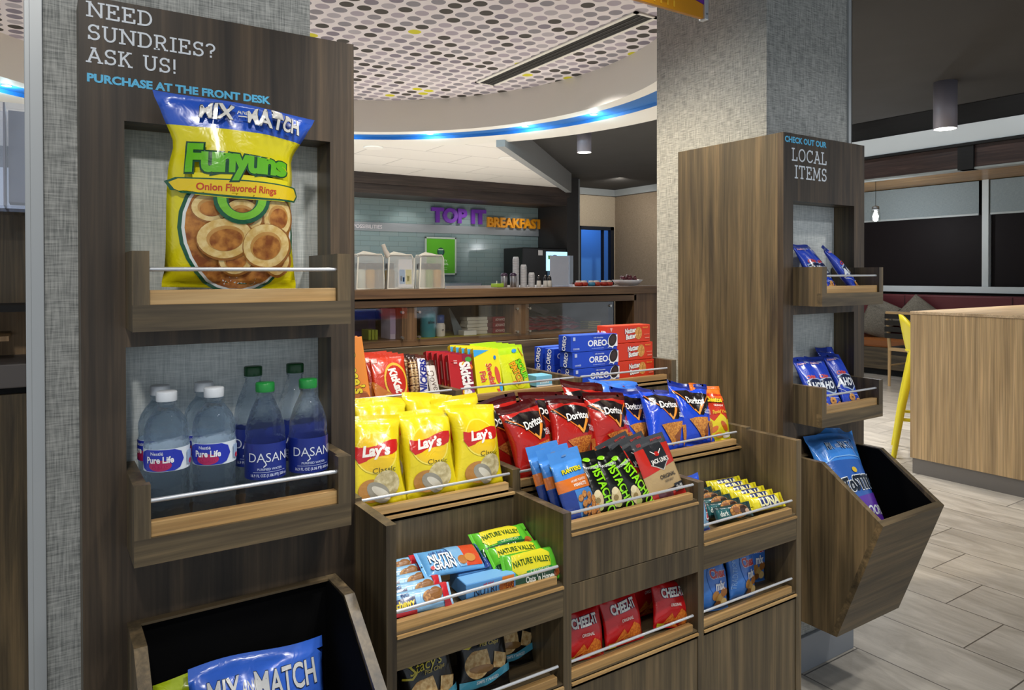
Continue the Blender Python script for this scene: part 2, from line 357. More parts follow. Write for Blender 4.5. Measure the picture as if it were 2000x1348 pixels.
# ---------------------------------------------------------------- lettering
_TX = {}
def _raw_text(t, bold, space):
    cu = bpy.data.curves.new('t', 'FONT'); cu.body = t; cu.size = 1; cu.offset = bold; cu.resolution_u = 3; cu.space_character = space
    cu.dimensions = '2D'; cu.fill_mode = 'FRONT'
    o = bpy.data.objects.new('t', cu); COL.objects.link(o)
    bpy.context.view_layer.update()
    me = bpy.data.meshes.new_from_object(o.evaluated_get(bpy.context.evaluated_depsgraph_get()))
    vs = [(v.co.x, v.co.y) for v in me.vertices]; me.calc_loop_triangles(); ts = [tuple(t.vertices) for t in me.loop_triangles]
    bpy.data.objects.remove(o); bpy.data.curves.remove(cu); bpy.data.meshes.remove(me)
    return vs, ts
CAP = max(v[1] for v in _raw_text('H', 0, 1)[0])
def text_tris(s, bold=0.0, space=1.0):
    """triangles of a line of lettering, cap height 1, starting at x = 0; also its width"""
    k = (s, bold, space)
    if k not in _TX:
        vs, ts = _raw_text(s, bold, space)
        vs = [(x/CAP, y/CAP) for x, y in vs]; x0 = min(v[0] for v in vs); x1 = max(v[0] for v in vs)
        _TX[k] = ([(x-x0, y) for x, y in vs], ts, x1-x0, None)
    return _TX[k]

def arc(cx, cy, rx, ry, a0, a1, n=14):
    return [(cx+rx*math.cos(R(a0+(a1-a0)*i/n)), cy+ry*math.sin(R(a0+(a1-a0)*i/n))) for i in range(n+1)]
SLAB = {  # width, strokes, serifs (x, y, half width)
 'N': (.95, [[(.15, 0), (.15, 1)], [(.15, 1), (.8, 0)], [(.8, 0), (.8, 1)]], [(.15, 0, .17), (.1, 1, .13), (.8, 1, .17)]),
 'E': (.78, [[(.15, 0), (.15, 1)], [(.66, .76), (.66, 1), (0, 1)], [(0, 0), (.7, 0), (.7, .24)], [(.15, .51), (.46, .51)], [(.46, .4), (.46, .62)]], []),
 'D': (.86, [[(.15, 0), (.15, 1)], [(0, 1)]+arc(.38, .5, .4, .5, 90, -90)+[(0, 0)]], []),
 'S': (.7, [arc(.34, .74, .26, .26, 25, 255)+arc(.34, .26, .28, .26, 75, -160), [(.58, .78), (.58, 1)], [(.07, .0), (.07, .24)]], []),
 'U': (.86, [[(.14, 1), (.14, .32)]+arc(.42, .32, .28, .32, 180, 360)+[(.7, .32), (.7, 1)]], [(.14, 1, .15), (.7, 1, .15)]),
 'R': (.84, [[(.15, 0), (.15, 1)], [(0, 1)]+arc(.4, .74, .26, .26, 90, -90)+[(.15, .48)], [(.42, .48), (.68, 0)]], [(.15, 0, .16), (.72, 0, .1)]),
 'I': (.42, [[(.2, 0), (.2, 1)]], [(.2, 0, .19), (.2, 1, .19)]),
 'A': (.9, [[(.1, 0), (.42, 1)], [(.42, 1), (.78, 0)], [(.22, .33), (.66, .33)]], [(.1, 0, .14), (.78, 0, .14), (.38, 1, .14)]),
 'K': (.84, [[(.15, 0), (.15, 1)], [(.15, .42), (.62, 1)], [(.32, .62), (.68, 0)]], [(.15, 0, .16), (.15, 1, .16), (.64, 1, .13), (.7, 0, .12)]),
 'L': (.72, [[(.15, 0), (.15, 1)], [(0, 0), (.64, 0), (.64, .27)]], [(.15, 1, .17)]),
 'O': (.94, [arc(.45, .5, .4, .5, 0, 360, 24)], []),
 'C': (.86, [arc(.45, .5, .4, .5, 38, 325, 20), [(.76, .74), (.76, 1)]], []),
 'T': (.86, [[(.4, 0), (.4, 1)], [(.04, .78), (.04, 1), (.76, 1), (.76, .78)]], [(.4, 0, .17)]),
 'M': (1.1, [[(.12, 0), (.17, 1)], [(.17, 1), (.52, .18)], [(.52, .18), (.87, 1)], [(.87, 1), (.92, 0)]], [(.12, 0, .13), (.92, 0, .13), (.11, 1, .11), (.93, 1, .11)]),
 '?': (.66, [arc(.3, .74, .26, .26, 165, -70)+[(.33, .46), (.33, .3)], [(.33, .0), (.33, .1)]], []),
 '!': (.3, [[(.13, .3), (.13, 1.02)], [(.13, .0), (.13, .1)]], []), ' ': (.42, [], [])}
def stroke(pts, t):
    out = []
    for (x0, y0), (x1, y1) in zip(pts, pts[1:]):
        l = math.hypot(x1-x0, y1-y0)
        if l < 1e-6: continue
        dx, dy = (x1-x0)/l*t/2, (y1-y0)/l*t/2
        e = .45
        out.append([(x0-dx*e-dy, y0-dy*e+dx), (x0-dx*e+dy, y0-dy*e-dx), (x1+dx*e+dy, y1+dy*e-dx), (x1+dx*e-dy, y1+dy*e+dx)])
    return out
def slab_text(mb, s, x, y, z, cap, mat, width=None, t=.13):
    pos = 0; quads = []
    for ch in s:
        w, st, se = SLAB[ch]
        for p in st:
            quads += [[(pos+a, b*.9+.05) for a, b in q] for q in stroke(p, t)]
        for (a, b, hw) in se: quads += [[(pos+c, d*.9+.05) for c, d in q] for q in stroke([(a-hw, b), (a+hw, b)], t*.9)]
        pos += w+.13
    pos -= .13
    sx = (width/(pos*cap)) if width else 1
    for i, q in enumerate(quads): mb.add([(x+a*cap*sx, y-.00004*(i % 9), z+b*cap) for a, b in q], [(0, 1, 2, 3)], mat)
def flat_text(mb, s, x, y, z, cap, mat, width=None, bold=.02, anchor='l', depth=0, axis='x', space=1.0):
    vs, ts, w, _ = text_tris(s, bold, space)
    sx = (width/(w*cap)) if width else 1
    off = {'l': 0, 'c': -w/2, 'r': -w}[anchor]
    def mp(a, b, d):
        u = (a+off)*cap*sx
        return (x+u, y+d, z+b*cap) if axis == 'x' else ((x+d, y-u, z+b*cap) if axis == '-y' else (x+d, y+u, z+b*cap))
    if depth:
        edges = {}
        for t in ts:
            for i in range(3):
                e = (t[i], t[(i+1) % 3]); edges[e] = 1
        n = len(vs)
        fs = [tuple(t) for t in ts]+[(e[0], e[0]+n, e[1]+n, e[1]) for e in edges if (e[1], e[0]) not in edges]
        mb.add([mp(a, b, -depth) for a, b in vs]+[mp(a, b, 0) for a, b in vs], fs, mat)
    else: mb.add([mp(a, b, 0) for a, b in vs], ts, mat)

# ---------------------------------------------------------------- printed art on packages
def poly_tris(pts):
    return [tuple(t) for t in tessellate_polygon([[Vector((a, b, 0)) for a, b in pts]])]
def art_shapes(art, w, h):
    """list of (points, triangles, material, layer) in metres, origin bottom centre"""
    out = []
    for L, op in enumerate(art):
        k = op[0]
        if k == 't':
            _, s, cx, cy, size, col = op[:6]; o = op[6] if len(op) > 6 else {}
            def tx(bold, c, lay):
                vs, ts, tw, _ = text_tris(s, bold, o.get('sp', 1)); cap = size*h; sx = o.get('sx', 1)
                ca, sa = math.cos(R(o.get('rot', 0))), math.sin(R(o.get('rot', 0)))
                ps = []
                base = text_tris(s, o.get('bold', .02), o.get('sp', 1))[2]
                for a, b in vs:
                    a = a-tw/2; b = b-.5
                    b += o.get('arc', 0)*(2*a/base)**2 + o.get('rise', 0)*a
                    a = (a+b*o.get('shear', 0))*sx
                    if o.get('taper'): b *= 1+o['taper']*(2*a/(base*sx))
                    a, b = a*cap, b*cap
                    ps.append((cx*w+a*ca-b*sa, cy*h+a*sa+b*ca))
                out.append((ps, ts, c, lay))
            if o.get('out'): tx(o.get('bold', .02)+o['out'], o['oc'], L)
            tx(o.get('bold', .02), col, L+(4 if o.get('out') else .5))
        elif k == 'e':
            _, cx, cy, rx, ry, col = op[:6]; o = op[6] if len(op) > 6 else {}
            a0 = R(o.get('rot', 0)); n = 26
            pts = []
            for i in range(n):
                t = 2*PI*i/n; a, b = rx*w*math.cos(t), ry*w*math.sin(t)
                pts.append((cx*w+a*math.cos(a0)-b*math.sin(a0), cy*h+a*math.sin(a0)+b*math.cos(a0)))
            out.append((pts, [(0, i, i+1) for i in range(1, n-1)], col, L))
        elif k == 'ring':
            _, cx, cy, r, th, col = op[:6]; n = 26; pts = []; ts = []
            for i in range(n):
                t = 2*PI*i/n
                for q in (r, r-th): pts.append((cx*w+q*w*math.cos(t), cy*h+q*w*math.sin(t)*(op[6] if len(op) > 6 else 1)))
            for i in range(n):
                a, b = 2*i, 2*((i+1) % n); ts += [(a, b, b+1), (a, b+1, a+1)]
            out.append((pts, ts, col, L))
        elif k == 'p':
            pts = [(a*w, b*h) for a, b in op[1]]; out.append((pts, poly_tris(pts), op[2], L))
        elif k == 'r':
            x0, y0, x1, y1, col = op[1:6]; pts = [(x0*w, y0*h), (x1*w, y0*h), (x1*w, y1*h), (x0*w, y1*h)]; out.append((pts, [(0, 1, 2), (0, 2, 3)], col, L))
        elif k == 'l':
            for q in stroke([(a*w, b*h) for a, b in op[1]], op[2]*w): out.append((q, [(0, 1, 2), (0, 2, 3)], op[3], L))
    return out
def decal(mb, shapes, mp, matf, maxlen=.012, step=.00022, base=.0007):
    for pts, ts, col, lay in shapes:
        m = matf(col) if isinstance(col, str) else col
        ps = list(pts); tris = []
        st = list(ts)
        cache = {}
        while st:
            a, b, c = st.pop()
            e = [(math.dist(ps[a], ps[b]), a, b, c), (math.dist(ps[b], ps[c]), b, c, a), (math.dist(ps[c], ps[a]), c, a, b)]
            l, p, q, r = max(e)
            if l > maxlen and len(ps) < 20000:
                key = (min(p, q), max(p, q))
                if key not in cache: cache[key] = len(ps); ps.append(((ps[p][0]+ps[q][0])/2, (ps[p][1]+ps[q][1])/2))
                k = cache[key]; st += [(p, k, r), (k, q, r)]
            else: tris.append((a, b, c))
        mb.add([mp(x, z, base+step*lay) for x, z in ps], tris, m, True)

def bag_mesh(name, w, h, t, base, art=(), zones=(), seal=(.05, .07), seed=0, wr=1.0, flop=0.0, narrow=.08, swap=False, matf=None, puff=.6, back=None, slump=0.0, crimp=1, flare=0, pinch=0, tilt=0):
    matf = matf or foil; rnd = random.Random(seed); ph = [rnd.uniform(0, 6.28) for _ in range(10)]; sb, st = seal
    def prof(v):
        if v <= sb or v >= 1-st: return 0
        return math.sin(PI*(v-sb)/(1-sb-st))**puff
    def hw(v): return w/2*(1-narrow*prof(v)+flare*max(0, (v-.7)/.3)**1.5-pinch*math.exp(-((v-.76)/.08)**2))
    def surf(x, z, side=-1):
        v = min(max(z/h, 0), 1); H = hw(v); s = max(-1, min(1, x/H)); q = prof(v)
        p = max(0, 1-abs(s)**2.4)**.6
        if slump: q *= 1+slump*(.5-v)
        y = side*(t/2)*p*q
        db, dt = max(0, v-sb), max(0, 1-st-v)
        wk = .0
        if v > sb and v < 1-st:
            wk += .055*math.sin(7*s+ph[0])*math.exp(-dt/.10)+.05*math.sin(11*s+ph[1])*math.exp(-dt/.07)
            wk += .05*math.sin(6.5*s+ph[2])*math.exp(-db/.10)+.04*math.sin(10*s+ph[3])*math.exp(-db/.06)
            wk += .035*math.sin(2.3*s+3.2*v+ph[4])+.025*math.sin(4.1*s-5*v+ph[5])+.02*math.sin(3*s+9*v+ph[6])
            wk *= min(1, (1-abs(s))*4)*min(1, db/.03)*min(1, dt/.03)
        y += wk*wr*w*.55
        e = math.exp(-dt/.08) if v < 1-st else 1
        y += wr*w*.03*math.sin(3.3*s+ph[7])*e
        y += flop*h*max(0, v-.72)**2*(1+.4*math.sin(2*s+ph[8]))
        xx = (x if abs(x) <= H else math.copysign(H, x))+wr*w*.012*math.sin(7*v+ph[9])
        zz = z+wr*h*.008*math.sin(2.6*s+ph[3])*(v > .5)-tilt*x*max(0, (v-.45)/.55)
        return Vector((xx, y, zz))
    def fin(p): return Vector((p.z-h/2, p.y, w/2-p.x)) if swap else p
    nv, ns = 26, 20
    vs = [k/nv for k in range(nv+1)]
    for b in [sb, 1-st]+[z[0] for z in zones]:
        i = min(range(len(vs)), key=lambda q: abs(vs[q]-b)); vs[i] = b
    vs = sorted(set(vs)); nv = len(vs)-1
    mb = MB(); verts = []; zm = []
    for side in (-1, 1):
        grid = [[surf((-1+2*i/ns)*hw(v), v*h, side) for i in range(ns+1)] for v in vs]
        pts = [fin(p) for row in grid for p in row]; W1 = ns+1
        for j in range(nv):
            v = (vs[j]+vs[j+1])/2; col = base if side < 0 or not back else back
            for z0, z1, c in zones:
                if z0 <= v <= z1: col = c
            fs = []
            for i in range(ns):
                q = (j*W1+i, j*W1+i+1, (j+1)*W1+i+1, (j+1)*W1+i)
                fs.append(q if side < 0 else tuple(reversed(q)))
            used = sorted({i for f in fs for i in f}); ix = {u: n for n, u in enumerate(used)}
            mb.add([pts[u] for u in used], [tuple(ix[i] for i in f) for f in fs], matf(col) if isinstance(col, str) else col, True)
    def mp(a, b, off):
        if swap: x, z = -(b-w/2), a+h/2
        else: x, z = a, b
        p = surf(x, z); e = .0015
        n = (surf(x+e, z)-surf(x-e, z)).cross(surf(x, z+e)-surf(x, z-e))
        n = n.normalized() if n.length > 1e-12 else Vector((0, -1, 0))
        if n.y > 0: n = -n
        if n.y > -.2: n = Vector((0, -1, 0))
        return fin(p+n*(off+.0004))
    fw, fh = (h, w) if swap else (w, h)
    decal(mb, art_shapes(art, fw, fh), mp, matf, maxlen=max(.003, min(.0045, w*.035)))
    me = mb.mesh(name)
    bm = bmesh.new(); bm.from_mesh(me); bmesh.ops.remove_doubles(bm, verts=bm.verts, dist=.00002); bm.to_mesh(me); bm.free()
    return me
def put(name, me, loc, rot, label, cat, group=None):
    o = bpy.data.objects.new(name, me); COL.objects.link(o); o.location = loc; o.rotation_euler = [R(a) for a in rot]
    return tag(o, label, cat, group)
def drop(loc, rot, zf):
    """slide a package down its own axis until its bottom edge sits at height zf; gives the new origin and the added length"""
    Z = Euler([R(a) for a in rot]).to_matrix() @ Vector((0, 0, 1)); d = (loc[2]-zf)/Z.z
    return tuple(Vector(loc)-Z*d), d
def box_mesh(name, w, h, d, base, front=(), left=(), top=(), side=None, topc=None, bev=.0012, matf=None):
    matf = matf or card; mb = MB()
    mb.box(-w/2, w/2, 0, d, 0, h, matf(base), bev)
    e = .0003
    if side: mb.add([(-w/2-e, bev, bev), (-w/2-e, d-bev, bev), (-w/2-e, d-bev, h-bev), (-w/2-e, bev, h-bev)], [(0, 3, 2, 1)], matf(side))
    if topc: mb.add([(-w/2+bev, bev, h+e), (w/2-bev, bev, h+e), (w/2-bev, d-bev, h+e), (-w/2+bev, d-bev, h+e)], [(0, 1, 2, 3)], matf(topc))
    decal(mb, art_shapes(front, w, h), lambda x, z, o: (x, -o, z), matf, 1)
    decal(mb, art_shapes(left, d, h), lambda x, z, o: (-w/2-o-e, d/2-x, z), matf, 1)
    decal(mb, art_shapes(top, w, d), lambda x, z, o: (x, z, h+o+e), matf, 1)
    return mb.mesh(name)

# ================================================================ THE SETTING
mb = MB(); mb.box(-3, 12, -2, 13, -.05, 0, floor_mat()); struct(mb.build('floor'), 'pale wood-look porcelain tile floor laid in staggered rows', 'floor')
CX, CY = 1.5, 4.5
def disc(mb, r0, r1, z, mat, n=96, a0=0, a1=360):
    vs = []; fs = []
    for i in range(n+1):
        t = R(a0+(a1-a0)*i/n)
        vs += [(CX+r0*math.cos(t), CY+r0*math.sin(t), z), (CX+r1*math.cos(t), CY+r1*math.sin(t), z)]
    for i in range(n): fs.append((2*i, 2*i+2, 2*i+3, 2*i+1))
    mb.add(vs, fs, mat, False)
def drum(mb, r, z0, z1, mat, n=128):
    vs = []; fs = []
    for i in range(n):
        t = 2*PI*i/n; vs += [(CX+r*math.cos(t), CY+r*math.sin(t), z0), (CX+r*math.cos(t), CY+r*math.sin(t), z1)]
    for i in range(n): fs.append((2*i, (2*i+2) % (2*n), (2*i+3) % (2*n), 2*i+1))
    mb.add(vs, fs, mat, True)
CREAM = plain('#d9d2c8', .7); RINGW = plain('#dedbd4', .65); BLUE = plain('#1f63a8', .5)
mb = MB(); disc(mb, 0.0, 2.36, 2.97, dots_mat()); struct(mb.build('ceiling'), 'round raised ceiling printed with grey, black and yellow dots', 'ceiling')
mb = MB(); drum(mb, 2.31, 2.668, 2.975, CREAM); struct(mb.build('ceiling_drum_wall'), 'curved cream bulkhead dropping from the dotted ceiling', 'bulkhead')
mb = MB(); disc(mb, 2.31, 2.435, 2.668, RINGW); drum(mb, 2.435, 2.668, 2.72, RINGW); struct(mb.build('ceiling_inner_ring_trim'), 'narrow white ring between cream bulkhead and blue light channel', 'ceiling ring')
mb = MB(); disc(mb, 2.435, 2.715, 2.70, BLUE); drum(mb, 2.715, 2.67, 2.70, BLUE); struct(mb.build('ceiling_blue_channel_trim'), 'blue lit channel curving round the ceiling ring', 'light channel')
mb = MB(); disc(mb, 2.715, 3.08, 2.67, RINGW); drum(mb, 3.08, 2.67, 2.92, RINGW); struct(mb.build('ceiling_outer_ring_trim'), 'white outer ring of the round ceiling', 'ceiling ring')
# white tile ceiling left of the diagonal fascia, dark ceiling right of it
TILE = brick_mat('ceiling_tile', '#e2dfda', '#dcd9d4', '#bcb9b5', 1.2, .6, .8, 'xy', .008)
mb = MB(); poly = [(-4, 4.5), (2.2, 4.5), (3.94, 6.24), (7.0, 9.06), (7.0, 9.3), (-4, 9.3)]
tri = poly_tris(poly); vs = [(a, b, 2.672) for a, b in poly]; mb.add(vs, tri, TILE)
ct = mb.build('ceiling_tile_field'); struct(ct, 'white suspended tile ceiling in front of the breakfast wall', 'ceiling')
# the white tile field must not close the round opening: it only covers what lies outside the ring
bmx = bmesh.new(); bmx.from_mesh(ct.data); bmesh.ops.triangulate(bmx, faces=bmx.faces)
for _ in range(6): bmesh.ops.subdivide_edges(bmx, edges=[e for e in bmx.edges if e.calc_length() > .12], cuts=1); bmesh.ops.triangulate(bmx, faces=bmx.faces)
bmesh.ops.delete(bmx, geom=[f for f in bmx.faces if (f.calc_center_median()-Vector((CX, CY, 2.672))).length < 3.0], context='FACES')
bmx.to_mesh(ct.data); bmx.free()
FASC = plain('#8f9294', .6); DARKC = plain('#353433', .8)
mb = MB(); mb.prism([(3.9, 6.2), (7.0, 9.06), (7.06, 8.99), (3.96, 6.13)], 2.60, 2.92, FASC, 'z'); struct(mb.build('ceiling_fascia_trim'), 'grey diagonal fascia where the white tile ceiling ends', 'fascia')
def dark_ceiling():
    mb = MB(); n = 96; out = []
    ring = [(CX+3.05*math.cos(2*PI*i/n), CY+3.05*math.sin(2*PI*i/n)) for i in range(n)]
    outer = [(-3, -2), (7.3, -2), (7.3, 7.2), (10.5, 7.2), (10.5, 13), (-3, 13)]
    tr = tessellate_polygon([[Vector((a, b, 0)) for a, b in outer], [Vector((a, b, 0)) for a, b in ring]])
    pts = outer+ring; mb.add([(a, b, 2.9) for a, b in pts], [tuple(t) for t in tr], DARKC)
    return mb.build('ceiling_dark_field')
struct(dark_ceiling(), 'dark charcoal ceiling beyond the round ceiling', 'ceiling')
mb = MB(); mb.box(7.3, 8.5, -2, 7.2, 3.3, 3.34, plain('#1c1a19', .8)); mb.box(7.28, 7.3, -2, 7.2, 2.9, 3.34, plain('#1c1a19', .8)); mb.box(7.28, 8.5, 7.2, 7.25, 2.9, 3.34, plain('#1c1a19', .8))
struct(mb.build('ceiling_recess_field'), 'black recess between the dark ceiling and the window bulkhead', 'ceiling')
mb = MB(); mb.box(8.46, 9.9, -1, 7.4, 2.73, 2.935, plain('#cfd6d9', .6)); mb.box(8.48, 8.6, -1, 7.4, 2.935, 3.36, plain('#121111', .9))
struct(mb.build('trim_1'), 'pale lit bulkhead above the dark wood valance', 'bulkhead')
mb = MB(); mb.box(8.5, 8.6, -1, 7.4, 2.46, 2.70, VALW, .003); mb.box(8.47, 8.6, 3.76, 3.92, 2.44, 2.71, BLACKI); mb.box(8.49, 8.62, -1, 7.4, 2.44, 2.46, plain('#9aa09f', .5)); mb.box(8.45, 8.5, -1, 7.4, 2.70, 2.73, BLACKI)
struct(mb.build('trim_2'), 'dark wood valance over the windows with a black joint cover', 'valance')
mb = MB(); mb.box(8.62, 9.8, -1, 7.4, 2.46, 2.48, wood('y', ('#7a5c34', '#99764a', '#b59262'), .4)); struct(mb.build('ceiling_window_soffit_surface'), 'light wood soffit over the window seats', 'soffit')

# wall coverings: the two square pillars
PL = MB(); PL.box(-.008, .43, 1.34, 1.80, 0, 2.95, LINEN); o = PL.build('pillar_left'); struct(o, 'square pillar in grey woven wallcovering behind the front display panel', 'pillar')
PR = MB(); PR.box(1.9024, 2.3495, 1.4397, 1.9156, 0, 2.95, LINEN); o = PR.build('pillar_right'); struct(o, 'square pillar in grey woven wallcovering behind the far display panel', 'pillar')
GUARD = plain('#b9bdbf', .4, .25)
mb = MB(); mb.box(-.0155, -.008, 1.332, 1.40, 0, 2.95, GUARD, .001); mb.box(-.0155, .0085, 1.3325, 1.34, 0, 2.95, GUARD, .001); struct(mb.build('trim_3'), 'brushed metal corner guard on the left edge of the near pillar', 'corner guard')
mb = MB(); mb.box(2.3495, 2.355, 1.432, 1.50, 0, 2.95, plain('#b9bdbf', .4, .25), .001); mb.box(2.336, 2.355, 1.432, 1.4397, 0, 2.95, plain('#b9bdbf', .4, .25), .001); struct(mb.build('trim_4'), 'metal corner guard on the far pillar', 'corner guard')
mb = MB(); mb.box(1.892, 2.36, 1.425, 1.4397, 0, .115, plain('#8b9097', .45), .003); mb.box(1.885, 1.9024, 1.425, 1.92, 0, .115, plain('#8b9097', .45), .003); struct(mb.build('baseboard_right'), 'grey baseboard round the foot of the far pillar', 'baseboard')

# breakfast wall
GREEN = brick_mat('green_glass_tile', '#8a9c9e', '#81979a', '#748689', .3, .075, .13)
mb = MB(); mb.box(1.0, 7.2, 9.9, 10.0, 0, 2.7, GREEN); struct(mb.build('wall_back'), 'grey-green glossy tile wall behind the breakfast counter', 'wall')
mb = MB(); mb.box(1.0, 7.06, 9.1, 9.3, 2.40, 2.69, DARKW, .004); mb.box(1.0, 7.08, 9.06, 9.28, 2.53, 2.69, DARKW, .004); mb.box(1.0, 7.06, 9.3, 9.9, 2.42, 2.5, DARKW)
struct(mb.build('breakfast_header_beam'), 'dark wood header beam over the breakfast niche', 'beam')
mb = MB(); mb.box(7.06, 7.30, 9.1, 10.0, 0, 2.86, plain('#2b2a2b', .55)); mb.box(7.285, 7.31, 9.09, 9.12, 0, 2.84, STEEL); struct(mb.build('pillar_black'), 'black pier at the right end of the breakfast niche', 'pillar')
mb = MB(); mb.box(1.0, 7.18, 9.885, 9.9, 1.945, 2.07, plain('#8f959b', .5)); struct(mb.build('trim_5'), 'grey strip across the tiled breakfast wall', 'wall strip')
BEIGE = linen('beige_wallcovering', '#8f8575', '#b0a594'); BEIGED = linen('taupe_wallcovering', '#6f6355', '#8d8070')
mb = MB(); mb.box(7.3, 8.36, 10.4, 10.5, 0, 2.9, BEIGE); mb.box(8.36, 9.16, 10.4, 10.5, 2.14, 2.9, BEIGE); mb.box(9.16, 9.3, 10.4, 10.5, 0, 2.9, BEIGE); struct(mb.build('wall_far'), 'beige wall with the blue lit doorway', 'wall')
mb = MB(); mb.box(9.22, 9.32, 7.2, 10.4, 0, 2.9, BEIGED); struct(mb.build('wall_right'), 'taupe side wall beyond the breakfast niche', 'wall')
mb = MB(); mb.box(7.3, 9.3, 10.32, 10.4, 2.78, 2.9, plain('#7e8488', .6)); mb.box(9.14, 9.22, 7.2, 10.4, 2.78, 2.9, plain('#7e8488', .6)); struct(mb.build('trim_6'), 'grey band along the top of the far walls', 'trim')
mb = MB(); mb.box(8.30, 8.36, 10.36, 10.44, 0, 2.2, plain('#151b26', .4)); mb.box(9.08, 9.16, 10.36, 10.44, 0, 2.2, plain('#151b26', .4)); mb.box(8.30, 9.16, 10.36, 10.44, 2.14, 2.2, plain('#151b26', .4))
mb.box(8.95, 8.98, 10.44, 10.5, 0, 2.14, plain('#151b26', .4)); mb.box(7.6, 11.2, 11.4, 11.45, 0, 2.95, plain('#4d8fe0', .6)); mb.box(11.15, 11.2, 10.5, 11.4, 0, 2.95, plain('#4d8fe0', .6)); mb.box(7.6, 7.65, 10.5, 11.4, 0, 2.95, plain('#4d8fe0', .6))
struct(mb.build('door_1'), 'doorway glowing blue between the black pier and the beige wall', 'doorway')
lamp('lamp_blue_room', 'POINT', (9.3, 10.8, 2.4), 9, .1, (.35, .62, 1))

# window wall
GLASSN = plain('#1a1618', .55, 0, .1)
mb = MB(); mb.box(9.84, 9.9, -1, 7.3, 0, 3.3, plain('#1a1719', .6)); struct(mb.build('wall_window'), 'dark wall holding the long window', 'wall')
w1 = MB(); w1.box(9.80, 9.83, 4.24, 7.2, 1.14, 2.46, GLASSN); o = w1.build('window_1'); struct(o, 'night-dark window pane beside the far display panel', 'window')
w2 = MB(); w2.box(9.80, 9.83, 1.2, 4.14, 1.14, 2.46, GLASSN); o2 = w2.build('window_2'); struct(o2, 'night-dark window pane right of the white mullion', 'window')
FRW = plain('#c9d2d6', .4)
mb = MB(); mb.box(9.74, 9.83, 4.15, 4.225, 1.11, 2.46, FRW, .004); struct(mb.build('window_frame_1'), 'white mullion between the two window panes', 'window frame')
mb = MB(); mb.box(9.70, 9.83, 1.2, 7.2, 1.06, 1.14, FRW, .004); struct(mb.build('window_sill_1'), 'white sill under the dark windows', 'window sill')
SHADE = linen('grey_shade_cloth', '#7e8a8f', '#93a0a5')
for i, (a, b, l) in enumerate(((4.26, 7.2, 'grey roller shade drawn part way down the window beside the pendant jar'), (1.2, 4.13, 'grey roller shade right of the white mullion'))):
    t = thing('roller_shade', (9.74, (a+b)/2, 2.05), l, 'shade', 'roller shades at the windows'); hw_ = (b-a)/2
    q = MB(); q.box(0, .006, -hw_, hw_, 0, .40, SHADE); q.build('cloth', t); q = MB(); q.box(-.006, .012, -hw_, hw_, -.025, 0, plain('#aab3b6', .4), .003); q.build('hem_bar', t)

# left sliver, seen past the corner guard
mb = MB(); mb.box(-.9, .3, 3.0, 3.05, 0, 1.53, WZ); struct(mb.build('wall_left'), 'dark wood partition seen left of the near pillar', 'partition')
t = thing('literature_box', (-.13, 2.66, 1.505), 'clear acrylic box standing left of the metal corner guard', 'acrylic box')
q = MB()
for x0, x1, y0, y1, z0, z1 in ((-.16, .12, 0, .005, 0, .32), (-.16, .12, .15, .155, 0, .32), (.115, .12, 0, .15, 0, .32), (-.16, -.155, 0, .15, 0, .32), (-.16, .12, 0, .15, 0, .008)): q.box(x0, x1, y0, y1, z0, z1, ACRYL)
q.build('shell', t); q = MB(); q.box(.045, .05, .004, .15, .008, .32, plain('#c8cad8', .3)); q.build('divider', t)
q = MB(); q.box(.058, .11, .02, .13, .02, .30, plain('#b9bcc8', .5)); q.build('leaflets', t)
t = thing('side_cabinet', (-.2, 2.6, 0), 'dark wood cabinet with a grey worktop left of the near pillar', 'cabinet')
q = MB(); q.box(-.5, .35, .05, .30, 0, .94, WZ); q.build('carcass', t); q = MB(); q.box(-.5, .35, .02, .34, .963, 1.035, plain('#6a6563', .5), .004); q.box(-.5, .35, .07, .30, .94, .963, BLACKI); q.build('worktop', t)
q = MB(); q.box(-.5, .35, .33, .345, 1.035, 1.19, LEDGEZ); q.box(-.5, .125, .08, .33, 1.10, 1.115, LEDGEZ); q.build('shelf_back', t); q = MB(); q.box(-.5, .35, .05, .36, 1.19, 1.21, BLACKI); q.build('shelf', t); q = MB(); q.box(-.5, .35, .30, .36, 1.21, 1.50, WZ); q.build('upper_panel', t)
# ================================================================ DISPLAY PANELS ON THE PILLARS
def tray_parts(t, x0, x1, yf, yb, zb, H=.118):
    tr = MB(); f = .0225; th = .018
    tr.box(x0, x0+th, yf+th, yb, zb, zb+H, WZ); tr.box(x1-th, x1, yf+th, yb, zb, zb+H, WZ)
    tr.box(x0, x0+f, yf, yf+th, zb+.039, zb+H, WZ); tr.box(x1-f, x1, yf, yf+th, zb+.039, zb+H, WZ)
    tr.box(x0, x1, yf, yf+th, zb, zb+.039, WX); tr.box(x0+th, x1-th, yf+th, yb, zb, zb+.026, LEDGE)
    tp = tr.build('tray', t)
    q = MB(); q.box(x0+f, x1-f, yf+.006, yf+.022, zb+.0385, zb+.0605, LEDGE, .0008); q.build('ledge_board', tp, label='light wood ledge board')
    q = MB(); q.tube([(x0+f-.002, yf+.010, zb+.0915), (x1-f+.002, yf+.010, zb+.0915)], .0034, METAL); q.build('rail', tp, label='thin metal rail')
    return tp
